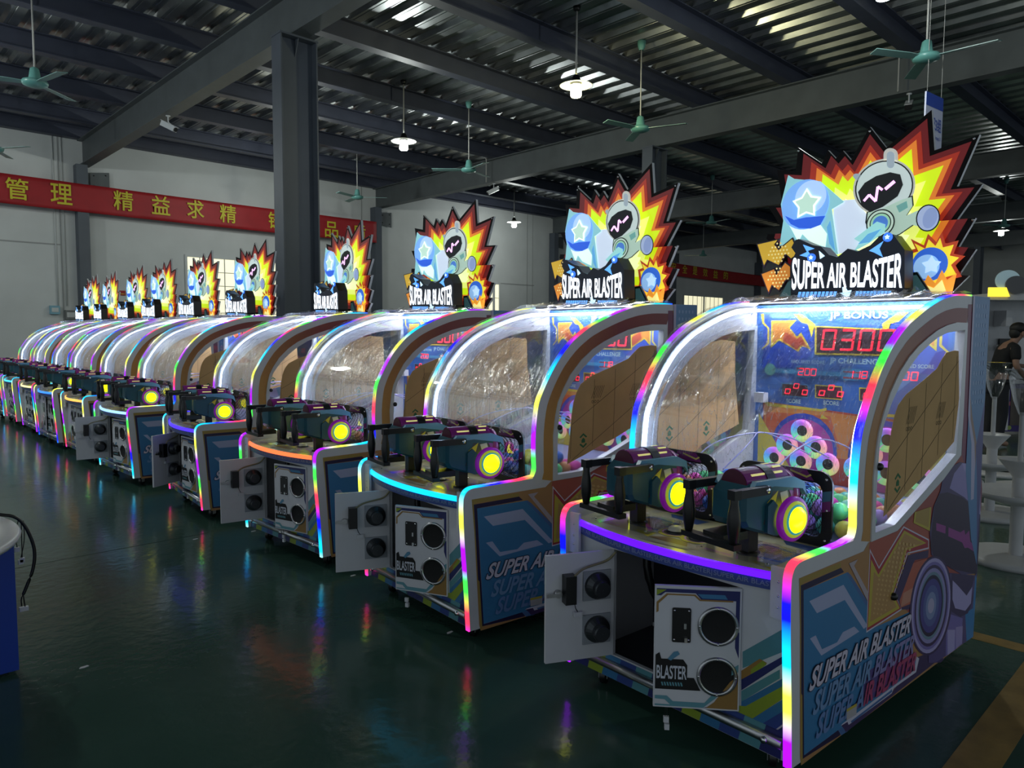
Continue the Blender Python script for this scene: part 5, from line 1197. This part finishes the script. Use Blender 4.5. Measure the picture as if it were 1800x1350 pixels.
# polka-dot machine the worker leans on
VW = Vector((RT.x, RT.y, 0)).normalized(); VA = math.atan2(VW.y, VW.x)
c = EYE + ray(1775, 772)*11.4; m = empty('prize_machine', (c.x, c.y, 0), VA); tag(m, 'white prize machine with polka-dot violet base behind the worker', 'machine')
DOTP = mat('violet_panel', (.05, .03, .18), .4)
mb = MB(); mb.box((-.42, 0, .10), (.9, .7, .86), DOTP); mb.obj('base_cabinet', m)
mb = MB()
for k in range(16):
    x, z = -.38+(k % 4)*.36+.05*(k//4 % 2), .16+(k//4)*.19; mb.face([(a, -.002, e) for a, e in ell(x, z, .035, None, 12)], (P(.45, .12, .2), P(.3, .4, .1), P(.12, .12, .5))[k % 3])
o = mb.obj('dot_print', m, fix=False); o['kind'] = 'stuff'
mb = MB(); mb.box((-.30, -.012, .12), (-.05, 0, .84), WHITE)
for z in (.2, .5, .76):
    for x in (-.22, -.13): mb.box((x, -.014, z), (x+.03, -.012, z+.025), BLACK)
mb.obj('white_panel', m)
mb = MB(); mb.box((-.02, -.014, .2), (.42, -.001, .78), mat('brown_door', (.10, .08, .07), .6)); mb.obj('brown_door', m)
mb = MB(); mb.box((-.46, -.12, .86), (.9, .7, .90), WP); mb.obj('counter', m)
mb = MB(); mb.box((-.42, .62, .90), (.9, .68, 2.15), WP); mb.box((-.42, .1, .90), (-.36, .62, 2.15), WP); mb.box((-.42, .0, 2.15), (.9, .68, 2.25), WP); mb.obj('housing', m)
mb = MB(); mb.box((.05, .4, .9), (.13, .5, 1.45), WP); mb.box((.05, .3, 1.75), (.15, .6, 2.0), WP); mb.obj('inner_post', m)
mb = MB(); mb.box((.14, .56, 1.36), (.4, .6, 1.55), BLACK); mb.obj('small_screen', m)
mb = MB(); mb.prism([(-.46, 2.20), (-.14, 2.20), (-.20, 2.34), (-.46, 2.34)], lambda u, v, t: (u, t, v), -.04, .0, mat('yellow_sign_glow', (.9, .7, .05), .4, emit=1.3, erg=(1., .75, .05))); mb.obj('lit_sign', m)
mb = MB(); mb.prism(ell(-.15, 2.45, .19, .16, 24), lambda u, v, t: (u, t, v), .0, .03, mat('pale_cyan_disc', (.35, .5, .55), .4, emit=.25)); mb.obj('round_topper', m)
mb = MB(); mb.prism(ell(-.04, 2.38, .17, .14, 24), lambda u, v, t: (u, t, v), -.03, -.01, mat('grey_disc', (.12, .12, .13), .5)); mb.obj('topper_shade', m)
mb = MB(); mb.prism(rrect(.12, 2.25, .7, 2.72, .2), lambda u, v, t: (u, t, v), .02, .03, CLEAR); mb.obj('clear_topper', m)
for x in (-.36, .82):
    mb = MB(); mb.lathe([(.001, -.02), (.05, -.02), (.05, .02), (.001, .02)], WP, (x, .06, .05), 'y', 14); mb.obj('caster', m)
for k in range(6):
    a = .28+k*.1; mb = MB(); mb.box((-.40+k*.13, -.10, .901), (-.30+k*.13, .02+.03*(k % 2), .915+.01*(k % 3)), (WP, BLACK, P(.35, .3, .4))[k % 3]); o = mb.obj('bench_part'); o.parent = None
    o.matrix_world = Matrix.Translation(m.location) @ Matrix.Rotation(VA, 4, 'Z'); o.location = (c.x, c.y, 0); o.rotation_euler = (0, 0, VA)
    tag(o, ('flat white part at the left end of the polka-dot counter', 'thin black part second from the left on the counter', 'mauve part third from the left on the counter', 'flat white part in the middle of the counter', 'black part second from the right on the counter', 'mauve part at the right end of the counter')[k], 'part', 'small parts on the counter')
# unlit game cabinet with coloured lights seen in the gap
mb = MB(); c2 = EYE + ray(1742, 640)*13.5; g = empty('lit_game', (c2.x, c2.y, 0), VA); tag(g, 'far game cabinet with coloured lights in the gap beside the nearest cabinet', 'machine')
mb.box((-.5, 0, .0), (.14, .6, 1.9), mat('dark_game_body', (.02, .02, .03), .5)); mb.obj('body', g)
for k in range(14):
    mb = MB(); mb.box((-.02+(k % 2)*.06, -.01, 1.0+k*.05), (.03+(k % 2)*.06, 0, 1.035+k*.05), mat('game_light_%d' % (k % 4), ((.1, .3, .9), (.8, .1, .1), (.8, .6, .1), (.1, .7, .3))[k % 4], .4, emit=.8)); mb.obj('coloured_light', g)
# ---------- the worker
def skin_fig(name, verts, edges, radii, m, parent, root=0, sub=2):
    me = bpy.data.meshes.new(name); me.from_pydata(verts, edges, []); o = link(name, me, parent)
    md = o.modifiers.new('skin', 'SKIN'); md.use_smooth_shade = True
    sl = me.skin_vertices[0].data
    for k, rr in enumerate(radii): sl[k].radius = rr if isinstance(rr, tuple) else (rr, rr)
    sl[root].use_root = True
    sd = o.modifiers.new('sub', 'SUBSURF'); sd.levels = sub; sd.render_levels = sub
    me.materials.append(m); return o
SKIN = mat('skin', (.30, .17, .12), .55); SHIRT = mat('black_tshirt', (.008, .008, .009), .85, bump=.2, scale=20); TROU = mat('dark_trousers', (.015, .016, .022), .8); HAIR = mat('black_hair', (.008, .007, .007), .6)
wp_ = EYE + ray(1752, 690)*10.5
pn = empty('person', (wp_.x, wp_.y, 0), VA); tag(pn, 'worker in a black t-shirt bending over the counter by the right edge', 'person')
V = [(0, 0, .93), (.03, 0, 1.10), (.08, 0, 1.28), (.13, 0, 1.42), (.20, 0, 1.50), (.24, 0, 1.56), (.28, 0, 1.63), (.29, 0, 1.70),
     (.12, -.17, 1.41), (.10, -.23, 1.17), (.27, -.20, 1.00), (.33, -.19, .965), (.14, .17, 1.41), (.22, .22, 1.20), (.44, .17, 1.16), (.52, .15, 1.15),
     (0, -.09, .88), (.03, -.10, .48), (-.02, -.10, .08), (.13, -.11, .04), (0, .09, .88), (.0, .11, .48), (-.05, .11, .08), (.10, .12, .04)]
Ed = [(0, 1), (1, 2), (2, 3), (3, 4), (4, 5), (5, 6), (6, 7), (3, 8), (8, 9), (9, 10), (10, 11), (3, 12), (12, 13), (13, 14), (14, 15), (0, 16), (16, 17), (17, 18), (18, 19), (0, 20), (20, 21), (21, 22), (22, 23)]
Rd = [.12, .12, .13, .11, .06, .055, .085, .075, .055, .042, .032, .028, .055, .042, .032, .028, .09, .06, .045, .04, .09, .06, .045, .04]
def fingers(V, Ed, Rd, wrist, dirv, side):
    w = Vector(V[wrist]); d = Vector(dirv).normalized(); s = Vector(side).normalized()
    palm = len(V); V.append(tuple(w+d*.06)); Ed.append((wrist, palm)); Rd.append((.034, .016))
    for k, (off, L) in enumerate(((-.030, .062), (-.010, .074), (.010, .07), (.029, .055))):
        a = w+d*.085+s*off; b2 = a+d*L*.5+Vector((0, 0, -.008)); c3 = b2+d*L*.45+Vector((0, 0, -.022)); i = len(V)
        V.extend([tuple(a), tuple(b2), tuple(c3)]); Ed.extend([(palm, i), (i, i+1), (i+1, i+2)]); Rd.extend([.010, .009, .008])
    a = w+d*.03-s*.04; b2 = a+d*.035-s*.018; i = len(V); V.extend([tuple(a), tuple(b2)]); Ed.extend([(palm, i), (i, i+1)]); Rd.extend([.012, .009])
fingers(V, Ed, Rd, 11, (.8, .1, -.5), (.1, 1, 0)); fingers(V, Ed, Rd, 15, (1, -.1, -.15), (.1, 1, 0))
skin_fig('body', V, Ed, Rd, SKIN, pn)
skin_fig('t_shirt', [(0, 0, .90), (.03, 0, 1.10), (.08, 0, 1.28), (.13, 0, 1.42), (.185, 0, 1.485), (.12, -.17, 1.41), (.108, -.215, 1.24), (.14, .17, 1.41), (.19, .20, 1.27)], [(0, 1), (1, 2), (2, 3), (3, 4), (3, 5), (5, 6), (3, 7), (7, 8)], [.135, .14, .15, .13, .07, .075, .068, .075, .068], SHIRT, pn)
skin_fig('trousers', [(0, 0, .93), (0, -.09, .88), (.03, -.10, .48), (-.02, -.10, .10), (0, .09, .88), (.0, .11, .48), (-.05, .11, .10)], [(0, 1), (1, 2), (2, 3), (0, 4), (4, 5), (5, 6)], [.125, .105, .078, .065, .105, .078, .065], TROU, pn)
mb = MB(); mb.ball((.265, 0, 1.705), .108, HAIR, 18, 12, (1.05, .92, .82)); mb.ball((.215, 0, 1.64), .085, HAIR, 14, 10, (.8, .95, 1.1)); mb.ball((.345, 0, 1.735), .055, HAIR, 12, 8, (1, 1.2, .7)); mb.obj('hair', pn)
mb = MB(); mb.ball((.362, 0, 1.622), .018, SKIN, 10, 8, (1.2, .7, 1.1)); mb.obj('nose', pn)
for s in (-1, 1):
    mb = MB(); mb.ball((.275, s*.088, 1.63), .026, SKIN, 10, 8, (.8, .35, 1.3)); mb.obj('ear', pn)
    mb = MB(); mb.ball((.350, s*.036, 1.648), .011, BLACK, 8, 6, (.7, 1.2, .6)); mb.obj('eye', pn)
mb = MB(); mb.ball((.352, 0, 1.578), .016, mat('lips', (.25, .10, .08), .5), 8, 6, (.6, 1.4, .35)); mb.obj('mouth', pn)
